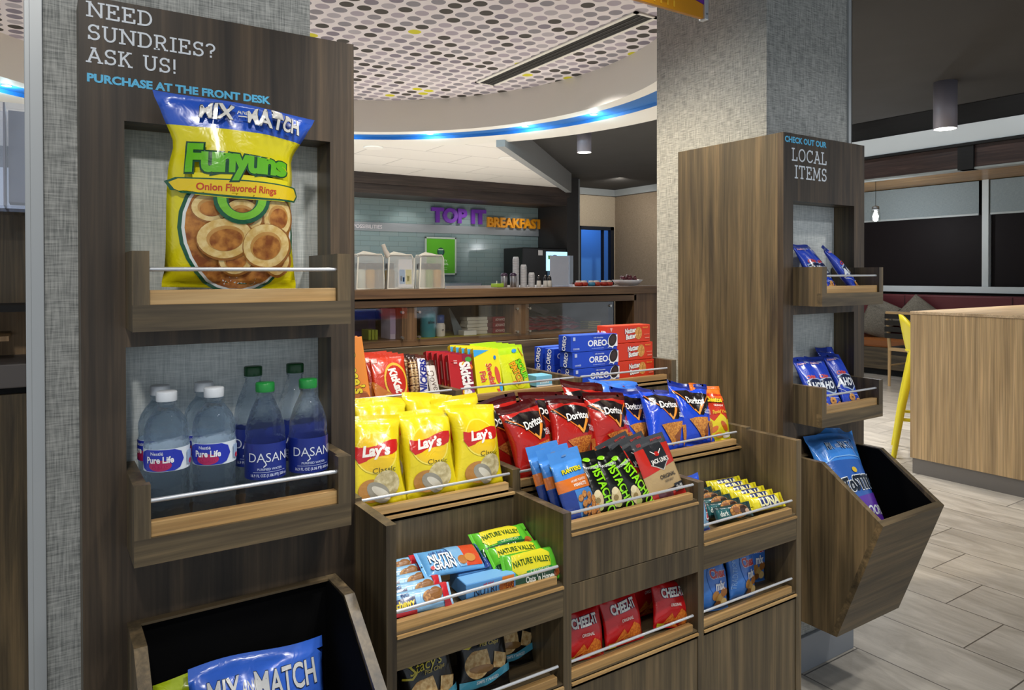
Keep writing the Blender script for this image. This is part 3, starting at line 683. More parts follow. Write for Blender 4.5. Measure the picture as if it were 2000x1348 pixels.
def bin_parts(t, x0, x1, y0, zt, zt2, zlow):
    """front-hopper bin: y0 is the panel face"""
    prof = [(y0, zt), (y0-.096, zt), (y0-.283, zt2), (y0-.147, zlow), (y0, zlow)]
    th = .018; q = MB()
    d = Vector((prof[3][0]-prof[2][0], prof[3][1]-prof[2][1])).normalized(); nrm = Vector((-d.y, d.x))
    if nrm.x < 0: nrm = -nrm
    a, b = Vector(prof[2]), Vector(prof[3])
    a1 = a+(Vector(prof[1])-a).normalized()*th*1.02; b1 = b+Vector((th*1.05, 0))
    sp_ = [prof[0], prof[1], tuple(a1), tuple(b1), prof[4]]
    q.prism(sp_, x0, x0+th, WZ); q.prism(sp_, x1-th, x1, WZ)
    q.prism([tuple(a), tuple(b), tuple(b1), tuple(a1)], x0, x1, WX)
    q.box(x0+th, x1-th, b1.x, y0, zlow+.0005, zlow+th, WX)
    e = q.build('bin', t)
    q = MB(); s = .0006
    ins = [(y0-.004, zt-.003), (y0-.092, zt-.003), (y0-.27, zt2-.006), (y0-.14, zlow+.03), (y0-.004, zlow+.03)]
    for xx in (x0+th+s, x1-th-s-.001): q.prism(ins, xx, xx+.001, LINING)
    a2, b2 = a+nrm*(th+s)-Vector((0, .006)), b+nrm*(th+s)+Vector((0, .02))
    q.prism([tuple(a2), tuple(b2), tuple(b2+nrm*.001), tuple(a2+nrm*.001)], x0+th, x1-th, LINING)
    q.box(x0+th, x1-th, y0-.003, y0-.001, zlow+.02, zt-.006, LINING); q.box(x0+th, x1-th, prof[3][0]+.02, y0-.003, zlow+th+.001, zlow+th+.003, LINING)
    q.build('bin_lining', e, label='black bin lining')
    q = MB(); q.box(x0+th, x1-th, y0-.016, y0, zt-.004, zt, WX); q.build('bin_back_edge', e)
def wall_display(name, x0, y0, label, top, niches, trays, binz, zbot, text):
    t = thing(name, (x0, y0, 0), label, 'display panel')
    Wd = .433; nx0, nx1 = niches[0][0], niches[0][1]; th = .02
    q = MB()
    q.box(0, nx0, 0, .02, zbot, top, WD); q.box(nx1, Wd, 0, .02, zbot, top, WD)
    zs = [top]+[z for n in niches for z in (n[3], n[2])]+[zbot]
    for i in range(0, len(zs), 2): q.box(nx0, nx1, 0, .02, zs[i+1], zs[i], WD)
    for n in niches:
        q.box(nx0-.018, nx0, .02, .0745, n[2]-.02, n[3]+.02, WZ); q.box(nx1, nx1+.018, .02, .0745, n[2]-.02, n[3]+.02, WZ)
        q.box(nx0, nx1, .02, .0745, n[3], n[3]+.018, WX); q.box(nx0, nx1, .02, .0745, n[2]-.018, n[2], WX)
    q.build('front_panel', t)
    q = MB()
    for n in niches: q.box(nx0-.005, nx1+.005, .0725, .0742, n[2]-.01, n[3]+.01, LINENW)
    q.build('niche_back', t, label='pale ribbed niche backing')
    q = MB(); q.box(0, .018, .02, .428, zbot, top, WZ, .0008); q.build('side_panel', t)
    if name == 'front_pillar_display': q = MB(); q.box(Wd-.004, Wd, .02, .428, zbot, top, WZ); q.build('side_panel', t)
    for z in trays: tray_parts(t, nx0, nx1, -.098, .068, z)
    bin_parts(t, nx0-.001, nx1+.006, 0, *binz)
    q = MB(); text(q); q.build('lettering', t, label='vinyl lettering')
    return t
VW = plain('#dfe6ee', .4); VB = plain('#5fc3f0', .4)
def text_left(q):
    o = lambda x: x-.054
    slab_text(q, 'NEED', o(.0646), -.0006, 1.6925, .0235, VW, .0892); slab_text(q, 'SUNDRIES?', o(.0656), -.0006, 1.658, .0235, VW, .1825); slab_text(q, 'ASK US!', o(.0642), -.0006, 1.6233, .0235, VW, .125)
    flat_text(q, 'PURCHASE AT THE FRONT DESK', o(.0641), -.0006, 1.5948, .0115, VB, .2725, .045)
def text_right(q):
    o = lambda x: x-1.882
    flat_text(q, 'CHECK OUT OUR', o(1.8885), -.0006, 1.7022, .0165, VB, .212, .04)
    slab_text(q, 'LOCAL', o(1.9236), -.0006, 1.6466, .0395, VW, .1775); slab_text(q, 'ITEMS', o(1.9373), -.0006, 1.5938, .0405, VW, .164)
wall_display('front_pillar_display', .054, 1.265, 'tall dark wood display panel on the near pillar with white sundries lettering', 1.7235,
             [(.0597, .388, 1.25, 1.5405), (.0597, .388, .93, 1.188)], [1.2178, .876], (.758, .619, .258), .10, text_left)
wall_display('far_pillar_display', 1.882, 1.364, 'tall wood display panel on the far pillar with LOCAL ITEMS lettering', 1.73,
             [(.0485, .3742, 1.24, 1.5245), (.0485, .3742, .89, 1.175)], [1.2035, .8445], (.742, .607, .246), .25, text_right)

# ================================================================ TIERED SNACK DISPLAY
SX0, SX1, SY = .485, 1.62, 1.12
L1, L2, L3, T2, T3 = .497, .695, .794, .838, .985
XA, XB = (.858, .878), (1.240, 1.259)
t = SD = thing('snack_display', ((SX0+SX1)/2, 1.5, 0), 'wide tiered dark wood snack stand between the two pillar panels', 'snack stand')
def rel(q, name, label=None, parent=SD):
    q.v = [(x-(SX0+SX1)/2, y-1.5, z) for x, y, z in q.v] if parent is SD else q.v
    return q.build(name, parent, label=label)
for x0, x1 in ((SX0, SX0+.0185), (SX1-.0205, SX1)):
    q = MB(); q.prism([(SY, 0), (SY, .8785), (1.275, .8785), (1.275, .884), (1.55, .884), (1.55, 1.04), (1.875, 1.04), (1.875, 0)], x0, x1, WZ); rel(q, 'side_panel')
for (x0, x1) in (XA, XB):
    q = MB(); q.prism([(SY, 0), (SY, .830), (1.30, .830), (1.30, .876), (1.555, .876), (1.555, 1.0145), (1.86, 1.0145), (1.86, 0)], x0, x1, WZ); rel(q, 'divider')
cols = {'A': (SX0+.0185, XA[0]), 'B': (XA[1], XB[0]), 'C': (XB[1], SX1-.0205)}
q = MB(); q.box(SX0+.0185, SX1-.0205, 1.86, 1.878, 0, 1.094, WX, .001); rel(q, 'back_panel')
for c, (x0, x1) in cols.items():
    q = MB(); q.box(x0, x1, SY+.002, SY+.02, 0, L1-.005, WZ); rel(q, 'front_panel')
    q = MB(); q.box(x0, x1, SY+.002, 1.30, L1-.02, L1-.002, WX); rel(q, 'shelf')
    q = MB(); q.box(x0, x1, 1.297, 1.312, L1-.02, T2-.008, WZ); rel(q, 'riser')
    top1 = L3 if c == 'B' else L2
    q = MB(); q.box(x0, x1, SY, SY+.018, .628, .686, WX if c != 'B' else WZ, .0008); rel(q, 'front_rail_board')
    q = MB(); q.box(x0, x1, SY+.002, 1.297, top1-.022, top1-.002, WX); rel(q, 'shelf')
    if c == 'B': q = MB(); q.box(x0, x1, SY, SY+.018, .6875, L3-.012, WZ, .0008); rel(q, 'front_panel')
    q = MB(); q.box(x0, x1, 1.297, 1.56, T2-.02, T2-.002, WX); rel(q, 'shelf')
    q = MB(); q.box(x0, x1, 1.557, 1.572, T2, T3-.008, WZ); rel(q, 'riser')
    q = MB(); q.box(x0, x1, 1.557, 1.86, T3-.02, T3-.002, WX); rel(q, 'shelf')
    for (yy, zz) in ((SY, L1), (SY, top1), (1.293, T2), (1.553, T3)):
        q = MB(); q.box(x0, x1, yy-.003, yy+.012, zz-.012, zz-.007, LEDGE); q.box(x0, x1-.012, yy+.004, yy+.018, zz-.007, zz+.013, LEDGE, .0008); rel(q, 'ledge_board', 'light wood ledge board')
        q = MB(); q.tube([(x0-.002, yy+.008, zz+.031), (x1-.008, yy+.008, zz+.031)], .0030, METAL); rel(q, 'rail', 'thin metal rail')

# ================================================================ PACKAGES
CHIP = speck('#a8642a', '#d9953f', 260); CHIPR = speck('#a84a18', '#de8a35', 260); PCHIP = speck('#b8a878', '#e0d4a8', 90); RING = speck('#c98d45', '#e3b56a', 120)
NUT = speck('#a8672c', '#cf9350', 200); GRAN = speck('#7a4a20', '#c08a48', 240); CRK = speck('#c55a18', '#e8892c', 240); PITA = speck('#b98d52', '#e2c48c', 120)

# ---- big onion ring bag on the near panel's upper tray
WIN = speck('#8a4a1c', '#c9883e', 60); RPALE = speck('#dcb668', '#efd596', 90)
def ringart(cx, cy, r, k, rot, hole='#a8642c'):
    return [('e', cx+.006, cy-.006, r+.012, (r+.012)*k, '#9a6428', {'rot': rot}), ('e', cx, cy, r, r*k, RPALE, {'rot': rot}), ('e', cx, cy, r*.70, r*.64*k, '#c9964e', {'rot': rot}), ('e', cx+.004, cy-.008, r*.62, r*.55*k, WIN, {'rot': rot})]
FUN = [('e', .03, .315, .43, .50, '#0f5a3c'), ('e', .03, .315, .405, .475, '#e8ecea'), ('e', .03, .315, .385, .455, WIN)]
for a_ in ((-.18, .43, .13, .8, 10), (.2, .47, .12, .7, 60), (.31, .40, .11, 1.3, 0), (.05, .40, .14, .8, -20), (.0, .16, .13, .8, 0), (.30, .17, .1, 1.2, 30), (-.08, .275, .205, .72, 12), (.22, .245, .165, 1.0, 35)): FUN += ringart(*a_)
FUN += [('ring', .03, .475, .20, .10, '#0f5a3c', .85), ('ring', .03, .482, .175, .06, '#7cc832', .85), ('p', [(-.30, .60), (-.28, .485), (.34, .485), (.36, .60)], '#ecdf14'),
       ('p', [(-.40, .575), (-.45, .555), (-.42, .51), (-.36, .488), (.42, .488), (.45, .53), (.42, .575)], '#0f5a3c'),
       ('p', [(-.385, .568), (-.43, .55), (-.40, .515), (-.35, .498), (.41, .498), (.435, .53), (.405, .568)], '#f0cf1c'),
       ('t', 'Onion Flavored Rings', .0, .532, .034, '#c8431c', {'bold': .025, 'sx': .88}),
       ('t', 'Funyuns', .0, .675, .115, '#66bd20', {'bold': .05, 'out': .05, 'oc': '#0c4a30', 'sx': .93, 'sp': .93, 'taper': -.14}),
       ('t', 'MIX', -.17, .918, .066, '#e6e4de', {'bold': .03, 'out': .03, 'oc': '#26334a', 'sx': .9, 'shear': .12}), ('t', 'AND', .02, .93, .028, '#e6e4de', {'bold': .01}), ('l', [(-.03, .905), (.07, .905)], .008, '#e6e4de'), ('t', 'MATCH', .25, .912, .066, '#e6e4de', {'bold': .03, 'out': .03, 'oc': '#26334a', 'sx': .82, 'shear': .12})]
me = bag_mesh('ring_snack_bag', .205, .292, .085, '#ecdf14', FUN, [(.845, 1.01, '#2f5fd0')], seal=(.03, .03), seed=4, wr=1.0, narrow=.08, flop=-.5, flare=.2, pinch=.07, tilt=.05)
o = put('snack_bag', me, (.258, 1.213, 1.2795), (2, 1.5, 0), 'big yellow onion ring bag with a blue top on the upper near tray', 'snack bag')

# ---- water bottles
def bottle(name, loc, H, cap, kind, label, group, rot=0):
    t = thing(name, loc, label, 'bottle', group); t.rotation_euler[2] = R(rot)
    k = H/.213
    if kind == 'short':
        pr = [(.0, .004), (.022, .0), (.030, .004), (.0325, .012), (.0325, .03), (.0308, .036), (.0325, .044), (.0325, .052), (.0305, .058), (.0322, .066), (.0322, .074), (.0305, .08), (.032, .087), (.0325, .1), (.0325, .135), (.0318, .142), (.0325, .150), (.0318, .160), (.0285, .172), (.0215, .183), (.0155, .190), (.0130, .194), (.0130, .199), (.0148, .2), (.0148, .202), (.0122, .203), (.0122, .212), (0, .212)]
        lab = (.1, .134)
    else:
        pr = [(.0, .005), (.022, .0), (.030, .004), (.0318, .012), (.0318, .028), (.0306, .033), (.0318, .038), (.0318, .048), (.0306, .053), (.0318, .058), (.032, .062), (.032, .125), (.0308, .131), (.0318, .137), (.0300, .150), (.0245, .168), (.017, .185), (.0132, .194), (.0128, .199), (.0148, .2), (.0148, .202), (.0122, .203), (.0122, .212), (0, .212)]
        lab = (.064, .122)
    q = MB(); q.lathe([(r, z*k) for r, z in pr], WATER, 32); q.build('bottle_body', t)
    q = MB(); q.lathe([(.0145, .2025*k), (.0148, .204*k), (.0148, .216*k), (.0136, .2175*k), (0, .2176*k)], plain(cap, .35), 48, rib=.03); q.build('cap', t, label='screw cap')
    z0, z1 = lab[0]*k, lab[1]*k; r = .0328
    q = MB(); q.lathe([(r, z0), (r+.0001, z1)], plain('#dfeaf3' if kind == 'short' else '#1d2f86', .3), 40)
    q.f = [f for f in q.f if len(f) == 4]; q.mi = q.mi[:len(q.f)]; q.sm = q.sm[:len(q.f)]
    hl = z1-z0; w = 2*PI*r
    if kind == 'short':
        art = [('p', [(-.17, .5), (-.15, .85), (-.1, .98), (.1, .98), (.15, .85), (.17, .5), (.14, .14), (.1, .03), (-.1, .03), (-.14, .14)], '#2335b4'), ('e', 0, .28, .08, .04, '#b0245c'),
               ('t', 'Nestlé', -.02, .82, .14, '#e9f0f8', {'bold': .01}), ('t', 'Pure Life', 0, .54, .27, '#f4f7fa', {'bold': .03, 'sx': .8}), ('t', 'PURIFIED', .0, .24, .12, '#c2306a', {'bold': .02}),
               ('r', .2, .2, .26, .8, '#9fb8d8'), ('e', .235, .3, .02, .02, '#c33b50')]
    else:
        art = [('t', 'DASANI', .03, .62, .25, '#dfe6f2', {'bold': -.004, 'sx': .95, 'shear': .0}), ('l', [(-.01, .52), (.0, .42), (-.02, .36)], .008, '#dfe6f2'), ('t', 'PURIFIED WATER', .03, .30, .06, '#b9c4e2'), ('l', [(-.1, .22), (.16, .22)], .003, '#b9c4e2'), ('t', '16.9 FL OZ (1.06 PT) 500 mL', .03, .13, .075, '#c9d2ea', {'sx': .8})]
    def mp(x, z, off):
        a = -PI/2+x/r; return ((r+off+.0002)*math.cos(a), (r+off+.0002)*math.sin(a), z0+z)
    decal(q, art_shapes(art, w, hl), mp, lambda c: plain(c, .3), .006)
    q.build('label_wrap', t, label='printed wrap label')
    return t
GZ = .9035
bottle('water_bottle', (.1655, 1.2235, GZ), .213, '#dde3ea', 'short', 'white capped water bottle at the front left corner of the lower near tray', 'still water bottles with white caps', -25)
bottle('water_bottle', (.1655, 1.2945, GZ), .213, '#cfd6de', 'short', 'white capped water bottle behind the front left corner bottle', 'still water bottles with white caps', -60)
bottle('water_bottle', (.2345, 1.2235, GZ), .213, '#dde3ea', 'short', 'white capped water bottle, second from the left in the front row', 'still water bottles with white caps', -28)
bottle('water_bottle', (.2325, 1.2945, GZ), .213, '#cfd6de', 'short', 'white capped water bottle in the back row beside the dark green capped bottles', 'still water bottles with white caps', -50)
bottle('water_bottle', (.3145, 1.2235, GZ), .214, '#1f8a3c', 'tall', 'water bottle with a bright green cap, third from the left in front', 'water bottles with green caps', -12)
bottle('water_bottle', (.3125, 1.2945, GZ), .233, '#0f4a24', 'tall', 'taller water bottle with a dark green cap, back row, left of the two', 'water bottles with green caps', -16)
bottle('water_bottle', (.3865, 1.2235, GZ), .214, '#1f8a3c', 'tall', 'bright green capped water bottle at the front right end of its tray', 'water bottles with green caps', -12)
bottle('water_bottle', (.3855, 1.2945, GZ), .233, '#0f4a24', 'tall', 'taller water bottle with a dark green cap in the back right corner', 'water bottles with green caps', -16)

# ---- bags in the near bin
MIX = [('t', 'MIX', -.26, .865, .1, '#d9dbdc', {'bold': .02, 'out': .02, 'oc': '#22304a', 'sx': .52}), ('t', 'AND', -.075, .865, .045, '#c9cbce', {'bold': .01, 'sx': .55}), ('t', 'MATCH', .19, .865, .1, '#d9dbdc', {'bold': .02, 'out': .02, 'oc': '#22304a', 'sx': .55}), ('e', .2, .58, .34, .12, '#dfe6ea'), ('e', .2, .56, .33, .12, '#2b58c8')]
me = bag_mesh('mix_bag', .215, .36, .07, '#3a6ddc', MIX, seal=(.04, .05), seed=11, wr=1.1, narrow=.05)
put('snack_bag', me, (.306, 1.135, .325), (-16, -1, -3), 'blue mix and match bag poking out of the near bin', 'snack bag')
me = bag_mesh('lime_bag', .155, .33, .035, '#b9cf1e', [], seal=(.04, .05), seed=12, wr=1.2)
put('snack_bag', me, (.214, 1.170, .338), (-15, -2, 0), 'lime green bag mostly hidden behind the blue one in the near bin', 'snack bag')

# ---- yellow potato chip bags
def LAY(dx=0): return [('e', dx, .575, .33, .33, '#f8e45a'), ('e', dx, .575, .305, .305, '#efc71c'),
       ('p', [(-.34+dx, .655), (-.26+dx, .635), (-.12+dx, .63), (0+dx, .645), (.14+dx, .685), (.26+dx, .71), (.36+dx, .715), (.375+dx, .66), (.34+dx, .59), (.24+dx, .55), (.1+dx, .535), (-.04+dx, .525), (-.16+dx, .495), (-.28+dx, .475), (-.345+dx, .55)], '#c9201f'),
       ('t', 'Lay’s', dx, .595, .105, '#f4f1ea', {'bold': .045, 'sx': .95, 'shear': .12, 'rise': .06}),
       ('t', 'Classic', .1+dx, .39, .052, '#5d5312', {'bold': .0, 'sx': 1.15, 'shear': .05, 'rise': .05}),
       ('e', -.12+dx, .19, .22, .17, '#b9823a'), ('e', .12+dx, .24, .22, .2, PCHIP, {'rot': 30}), ('e', -.02+dx, .17, .2, .13, '#9a9688', {'rot': -35}), ('e', .02+dx, .16, .17, .06, '#d9d4c4', {'rot': -35})]
lay = [bag_mesh('yellow_chip_bag_%s' % n, .125, .185, .05, '#e9d51c', LAY(d), seal=(.045, .075), seed=s, wr=1.25, narrow=.1, flop=f) for n, s, d, f in (('a', 21, 0, .2), ('b', 27, -.02, 1.2), ('c', 33, .02, .4))]
gL = 'yellow potato chip bags'
for i, (x, y, z, rx, ry, rz, lb) in enumerate([(.556, 1.321, T2, -21, 2, -3, 'yellow potato chip bag with a red banner, leftmost of the front row'), (.676, 1.322, T2, -20, 3, -1, 'yellow potato chip bag in the middle of the front row'), (.792, 1.321, T2, -22, 4, 0, 'yellow potato chip bag, right of the front row beside the red bags')]):
    put('chip_bag', lay[i], (x, y, z+.002), (rx, ry, rz), lb, 'chip bag', gL)
for i, (x, y, rx, ry, rz, lb) in enumerate([(.60, 1.395, -19, 5, -1, 'yellow potato chip bag behind the leftmost front one'), (.712, 1.398, -22, 8, -3, 'yellow potato chip bag behind the middle front one'), (.818, 1.396, -21, -4, 3, 'yellow potato chip bag behind the right front one')]):
    o = put('chip_bag', lay[(i+1) % 3], (x, y, T2+.002), (rx, ry, rz), lb, 'chip bag', gL); o.scale = (1, .8, 1.12 if i < 2 else 1.04)

# ---- red and blue tortilla chip bags
def DOR(blue):
    a = [('p', [(-.46, .80), (-.10, .86), (.40, .80), (.44, .70), (.16, .46), (.06, .46), (-.15, .60)], '#1b1416'),
         ('l', [(-.42, .82), (.05, .46)], .02, '#e07a28'), ('l', [(.05, .46), (.42, .83)], .02, '#e07a28'),
         ('t', 'Doritos', .02, .685, .095, '#f3f1ee', {'bold': .03, 'out': .05, 'oc': '#1b1416', 'sx': .8, 'rise': .05}), ('l', [(.045, .465), (.20, .66)], .04, '#f0a040'), ('l', [(-.03, .54), (.045, .465)], .04, '#f0a040'),
         ('t', 'COOL' if blue else 'NACHO', .30, .545, .032, '#e9eef4', {'bold': .02}), ('t', 'RANCH' if blue else 'CHEESE', .30, .505, .032, '#e9eef4', {'bold': .02}),
         ('p', [(.22, .37), (.46, .40), (.30, .08)], CHIP if blue else CHIPR), ('p', [(-.24, .37), (-.1, .40), (.24, .43), (.22, .36), (.10, .10), (.05, .13)], CHIP if blue else CHIPR), ('p', [(.08, .22), (.2, .34), (.2, .1)], '#8a4a1c')]
    return a
red = [bag_mesh('red_chip_bag_%d' % s, .136, .178, .055, '#b81f18', DOR(False), [(.88, 1.01, '#43090c')], seal=(.05, .075), seed=s, wr=1.3, narrow=.1, flop=f, matf=lambda c: foil(c, .22, .3)) for s, f in ((41, .6), (44, -.4), (47, .5))]
blu = [bag_mesh('blue_chip_bag_%d' % s, .136, .178, .055, '#1c48cf', DOR(True), [(.9, 1.01, '#142a86')], seal=(.05, .075), seed=s, wr=1.3, narrow=.1, flop=f, matf=lambda c: foil(c, .22, .3)) for s, f in ((51, 1.4), (55, .3))]
gR, gB = 'red tortilla chip bags', 'blue tortilla chip bags'
for i, (x, y, rx, ry, rz, lb) in enumerate([(.951, 1.322, -23, -3, 12, 'red tortilla chip bag at the left of the front row, its side turned out'), (1.062, 1.323, -24, 6, 2, 'red tortilla chip bag in the middle of the front row above the peanut pouches'), (1.178, 1.322, -23, 4, -2, 'red tortilla chip bag at the right of the front row, beside the blue ones')]):
    put('chip_bag', red[i], (x, y, T2+.002), (rx, ry, rz), lb, 'chip bag', gR)
for i, (x, y, rx, ry, rz, sc, lb) in enumerate([(.930, 1.395, -22, -8, 6, 1.0, 'red tortilla chip bag behind, its dark top next to the yellow bags'), (1.045, 1.40, -24, 4, 0, 1.02, 'red tortilla chip bag behind the middle front one'), (1.165, 1.402, -25, 11, -2, 1.12, 'red tortilla chip bag, tall dark top rising below the blue cookie boxes')]):
    o = put('chip_bag', red[(i+1) % 3], (x, y, T2+.002), (rx, ry, rz), lb, 'chip bag', gR); o.scale = (1.05, .75, sc)
for i, (x, y, rx, ry, rz, k, lb) in enumerate([(1.302, 1.375, -26, 7, -4, 1, 'blue tortilla chip bag half hidden between the red bags and the big blue one'), (1.360, 1.322, -26, 9, -3, 0, 'blue tortilla chip bag in front with a folded top'), (1.466, 1.330, -25, 9, -10, 1, 'blue tortilla chip bag beside the orange cheese snack bag')]):
    o = put('chip_bag', blu[k], (x, y, T2+.002), (rx, ry, rz), lb, 'chip bag', gB)
    if i == 0: o.scale = (.9, .6, .97)
me = bag_mesh('pale_blue_bag', .165, .19, .035, '#3a78dc', [('e', .1, .86, .03, .01, '#d23a30')], seal=(.05, .05), seed=61, wr=1.8, narrow=.06, flop=1.0)
put('chip_bag', me, (1.302, 1.43, T2+.002), (-25, 8, -4), 'lighter blue bag crumpled behind the blue tortilla chip bags', 'chip bag')
CHE = [('r', -.5, .0, .5, .30, '#dcd21c'), ('p', [(-.5, .28), (-.3, .42), (-.1, .33), (.1, .46), (.3, .36), (.5, .48), (.5, .2), (-.5, .2)], '#dfca1a'), ('p', [(-.5, .62), (.5, .72), (.5, .80), (-.5, .74)], '#e8681c'),
       ('e', -.1, .2, .13, .06, '#d06a2a', {'rot': 30}), ('e', .2, .26, .15, .06, '#c85a20', {'rot': -40}), ('e', .05, .12, .15, .06, '#dd8a3a'), ('e', .3, .13, .1, .06, '#e8e2d8'),
       ('t', 'Cheetos', .0, .70, .085, '#f0cf2a', {'bold': .05, 'out': .055, 'oc': '#2a1a10', 'rise': .06, 'sx': .9}), ('t', 'CRUNCHY', .1, .60, .03, '#f0ece4', {'bold': .02, 'rise': .06}), ('t', 'Flamin’ Hot', .08, .49, .055, '#e8c23a', {'bold': .02, 'sx': .8, 'rise': .08})]
me = bag_mesh('orange_snack_bag', .118, .165, .05, '#c9321a', CHE, [(.83, 1.01, '#e0701c')], seal=(.05, .06), seed=63, wr=1.3, narrow=.06)
put('snack_bag', me, (1.546, 1.328, T2+.002), (-26, 8, -3), 'orange, red and yellow cheese snack bag at the right end of the middle tier', 'snack bag')

# ---- peanut, pistachio and jerky pouches
PLA = [('r', -.5, 0, -.12, .42, '#1c3a8c'), ('r', -.12, 0, .5, .40, '#4a86c8'), ('r', -.5, .43, .5, .60, '#d9742a'), ('t', 'PLANTERS', .02, .70, .055, '#e8d820', {'bold': .04, 'out': .02, 'oc': '#4a6a20', 'sx': .95}),
       ('t', 'HONEY ROASTED', .12, .545, .030, '#f2e6d8', {'bold': .02, 'sx': .8}), ('t', 'PEANUTS', .12, .485, .040, '#f2e6d8', {'bold': .03}), ('e', 0, .92, .09, .02, '#6b8fc0')]
for a, b in ((-.02, .30), (.12, .34), (.28, .31), (.4, .25), (.05, .22), (.2, .24), (.33, .18), (.0, .13), (.15, .13), (.28, .09), (.42, .12), (.08, .05), (.22, .02), (.38, .03)): PLA += [('e', a, b, .095, .075, '#7d4718', {'rot': 30}), ('e', a-.008, b+.006, .085, .065, NUT, {'rot': 30})]
me = bag_mesh('peanut_pouch', .086, .148, .026, '#4a90e0', PLA, seal=(.03, .2), seed=71, wr=.7, narrow=.03, crimp=0)
gP = 'blue peanut pouches'
for x, y, rz, lb in ((.932, 1.146, 4, 'blue and orange peanut pouch, foremost of the three'), (.928, 1.181, 2, 'blue peanut pouch, second from the front'), (.925, 1.216, 1, 'blue peanut pouch, rearmost of the three')):
    put('peanut_pouch', me, (x, y, L3+.001), (-25, -3, rz), lb, 'snack pouch', gP)
PIS = [('e', -.22, .22, .2, .34, '#cdbb8c', {'rot': -12}), ('e', -.2, .12, .13, .12, '#a8b060'), ('e', -.22, .32, .14, .12, '#e0d2a8', {'rot': 40}), ('e', -.25, .22, .1, .1, '#8f7a4a'),
       ('t', 'PISTACHIOS', .2, .34, .17, '#8ede1e', {'rot': -82, 'bold': .03, 'sx': .62}), ('e', -.12, .86, .17, .1, '#8ed81e'), ('t', 'WONDERFUL', .05, .72, .04, '#c8ccc8', {'sx': .9})]
me = bag_mesh('pistachio_bag', .056, .138, .022, '#101211', PIS, seal=(.04, .14), seed=75, wr=.8, narrow=.06)
gQ = 'black pistachio bags'
for x, y, ry, rz, lb in ((.994, 1.150, 0, 0, 'black pistachio bag, leftmost of three, next to the peanuts'), (1.047, 1.150, -6, 1, 'black pistachio bag in the middle of three'), (1.105, 1.148, -16, 6, 'black pistachio bag tilted, next to the jerky')):
    put('pistachio_bag', me, (x, y, L3+.001), (-30, ry, rz), lb, 'snack bag', gQ)
JAC = [('r', -.5, 0, .5, .14, '#a8201c'), ('r', -.30, .02, .12, .16, '#5a3038'), ('p', [(-.5, .16), (.5, .16), (.5, .52), (-.5, .42)], '#b59a6c'), ('p', [(-.5, .42), (.5, .52), (.5, .84), (-.5, .84)], '#bf2a20'), ('p', [(-.24, .86), (-.24, .56), (.04, .44), (.30, .58), (.28, .86)], '#26282c'), ('l', [(-.24, .56), (.04, .445), (.30, .58)], .02, '#b8b4ae'),
       ('t', 'JACK LINK’S', .04, .595, .062, '#eeebe4', {'bold': .03, 'sx': .78, 'out': .02, 'oc': '#26282c'}), ('e', .03, .70, .07, .05, '#b8241e'), ('l', [(-.12, .76), (-.02, .70)], .02, '#e8e6e2'), ('l', [(.18, .76), (.08, .70)], .02, '#e8e6e2'),
       ('t', 'ORIGINAL', .10, .35, .055, '#2a241c', {'bold': .02}), ('t', 'BEEF JERKY', .1, .28, .03, '#6a5a42'), ('t', '100', -.33, .91, .05, '#c22a24', {'bold': .02}), ('t', 'PROTEIN', .22, .92, .045, '#b8302a', {'bold': .02, 'sx': .9}),
       ('r', .18, .08, .46, .2, '#17181c'), ('t', '16g 80', .32, .14, .055, '#d8d8d6', {'bold': .02, 'sx': .7})]
me = bag_mesh('jerky_pouch', .108, .145, .018, '#43464a', JAC, seal=(.03, .10), seed=79, wr=.45, narrow=.02)
gJ = 'red and black jerky pouches'
for x, y, rx, ry, rz, lb in ((1.183, 1.150, -25, -6, 3, 'red, black and tan jerky pouch, foremost of three'), (1.166, 1.178, -28, -11, 6, 'jerky pouch second from the front, its corner above the pistachios'), (1.152, 1.205, -32, -12, 7, 'rearmost of the three jerky pouches')):
    put('jerky_pouch', me, (x, y, L3+.001), (rx, ry, rz), lb, 'snack pouch', gJ)

# ---- lower row: pita chips, cheese crackers, snack mix
STA = [('e', -.18, .36, .2, .2, PITA, {'rot': 15}), ('p', [(-.30, .30), (-.26, .52), (.02, .54), (.06, .32)], PITA), ('p', [(.1, .30), (.16, .5), (.42, .44), (.36, .26)], PITA), ('e', -.1, .31, .22, .06, '#8a6434'),
       ('p', [(-.45, .16), (0, .2), (.46, .32), (.46, .22), (0, .09), (-.45, .05)], '#4fa8c4'), ('t', 'SIMPLY NAKED', .02, .165, .04, '#eef4f6', {'bold': .02, 'rise': .1, 'sx': .9}),
       ('t', 'Stacy’s', -.03, .70, .125, '#e3cf3c', {'bold': .0, 'shear': .35, 'rise': .14, 'sx': .92}), ('l', [(-.42, .60), (-.30, .57), (-.22, .62), (-.30, .72), (-.40, .76), (-.36, .86)], .03, '#e3cf3c'), ('t', 'Pita Chips', .08, .615, .05, '#b9a13a', {'shear': .3, 'rise': .12})]
me = bag_mesh('pita_chip_bag', .118, .138, .05, '#0e0d0e', STA, seal=(.05, .07), seed=81, wr=1.1, narrow=.08)
gS = 'black pita chip bags'
for x, y, rx, ry, rz, lb in ((.592, 1.165, -17, 0, 3, 'black pita chip bag with yellow script, leftmost of three'), (.712, 1.180, -20, 6, -3, 'black pita chip bag in the middle of three'), (.805, 1.225, -18, 9, -4, 'black pita chip bag with the blue band showing, rightmost of three')):
    o = put('chip_bag', me, (x, y, L1+.001), (rx, ry, rz), lb, 'chip bag', gS)
    if x < .6: o.scale = (1, .9, .95)
    if x > .8: o.scale = (.92, .75, .97)
    if .7 < x < .8: o.scale = (1, .8, 1)
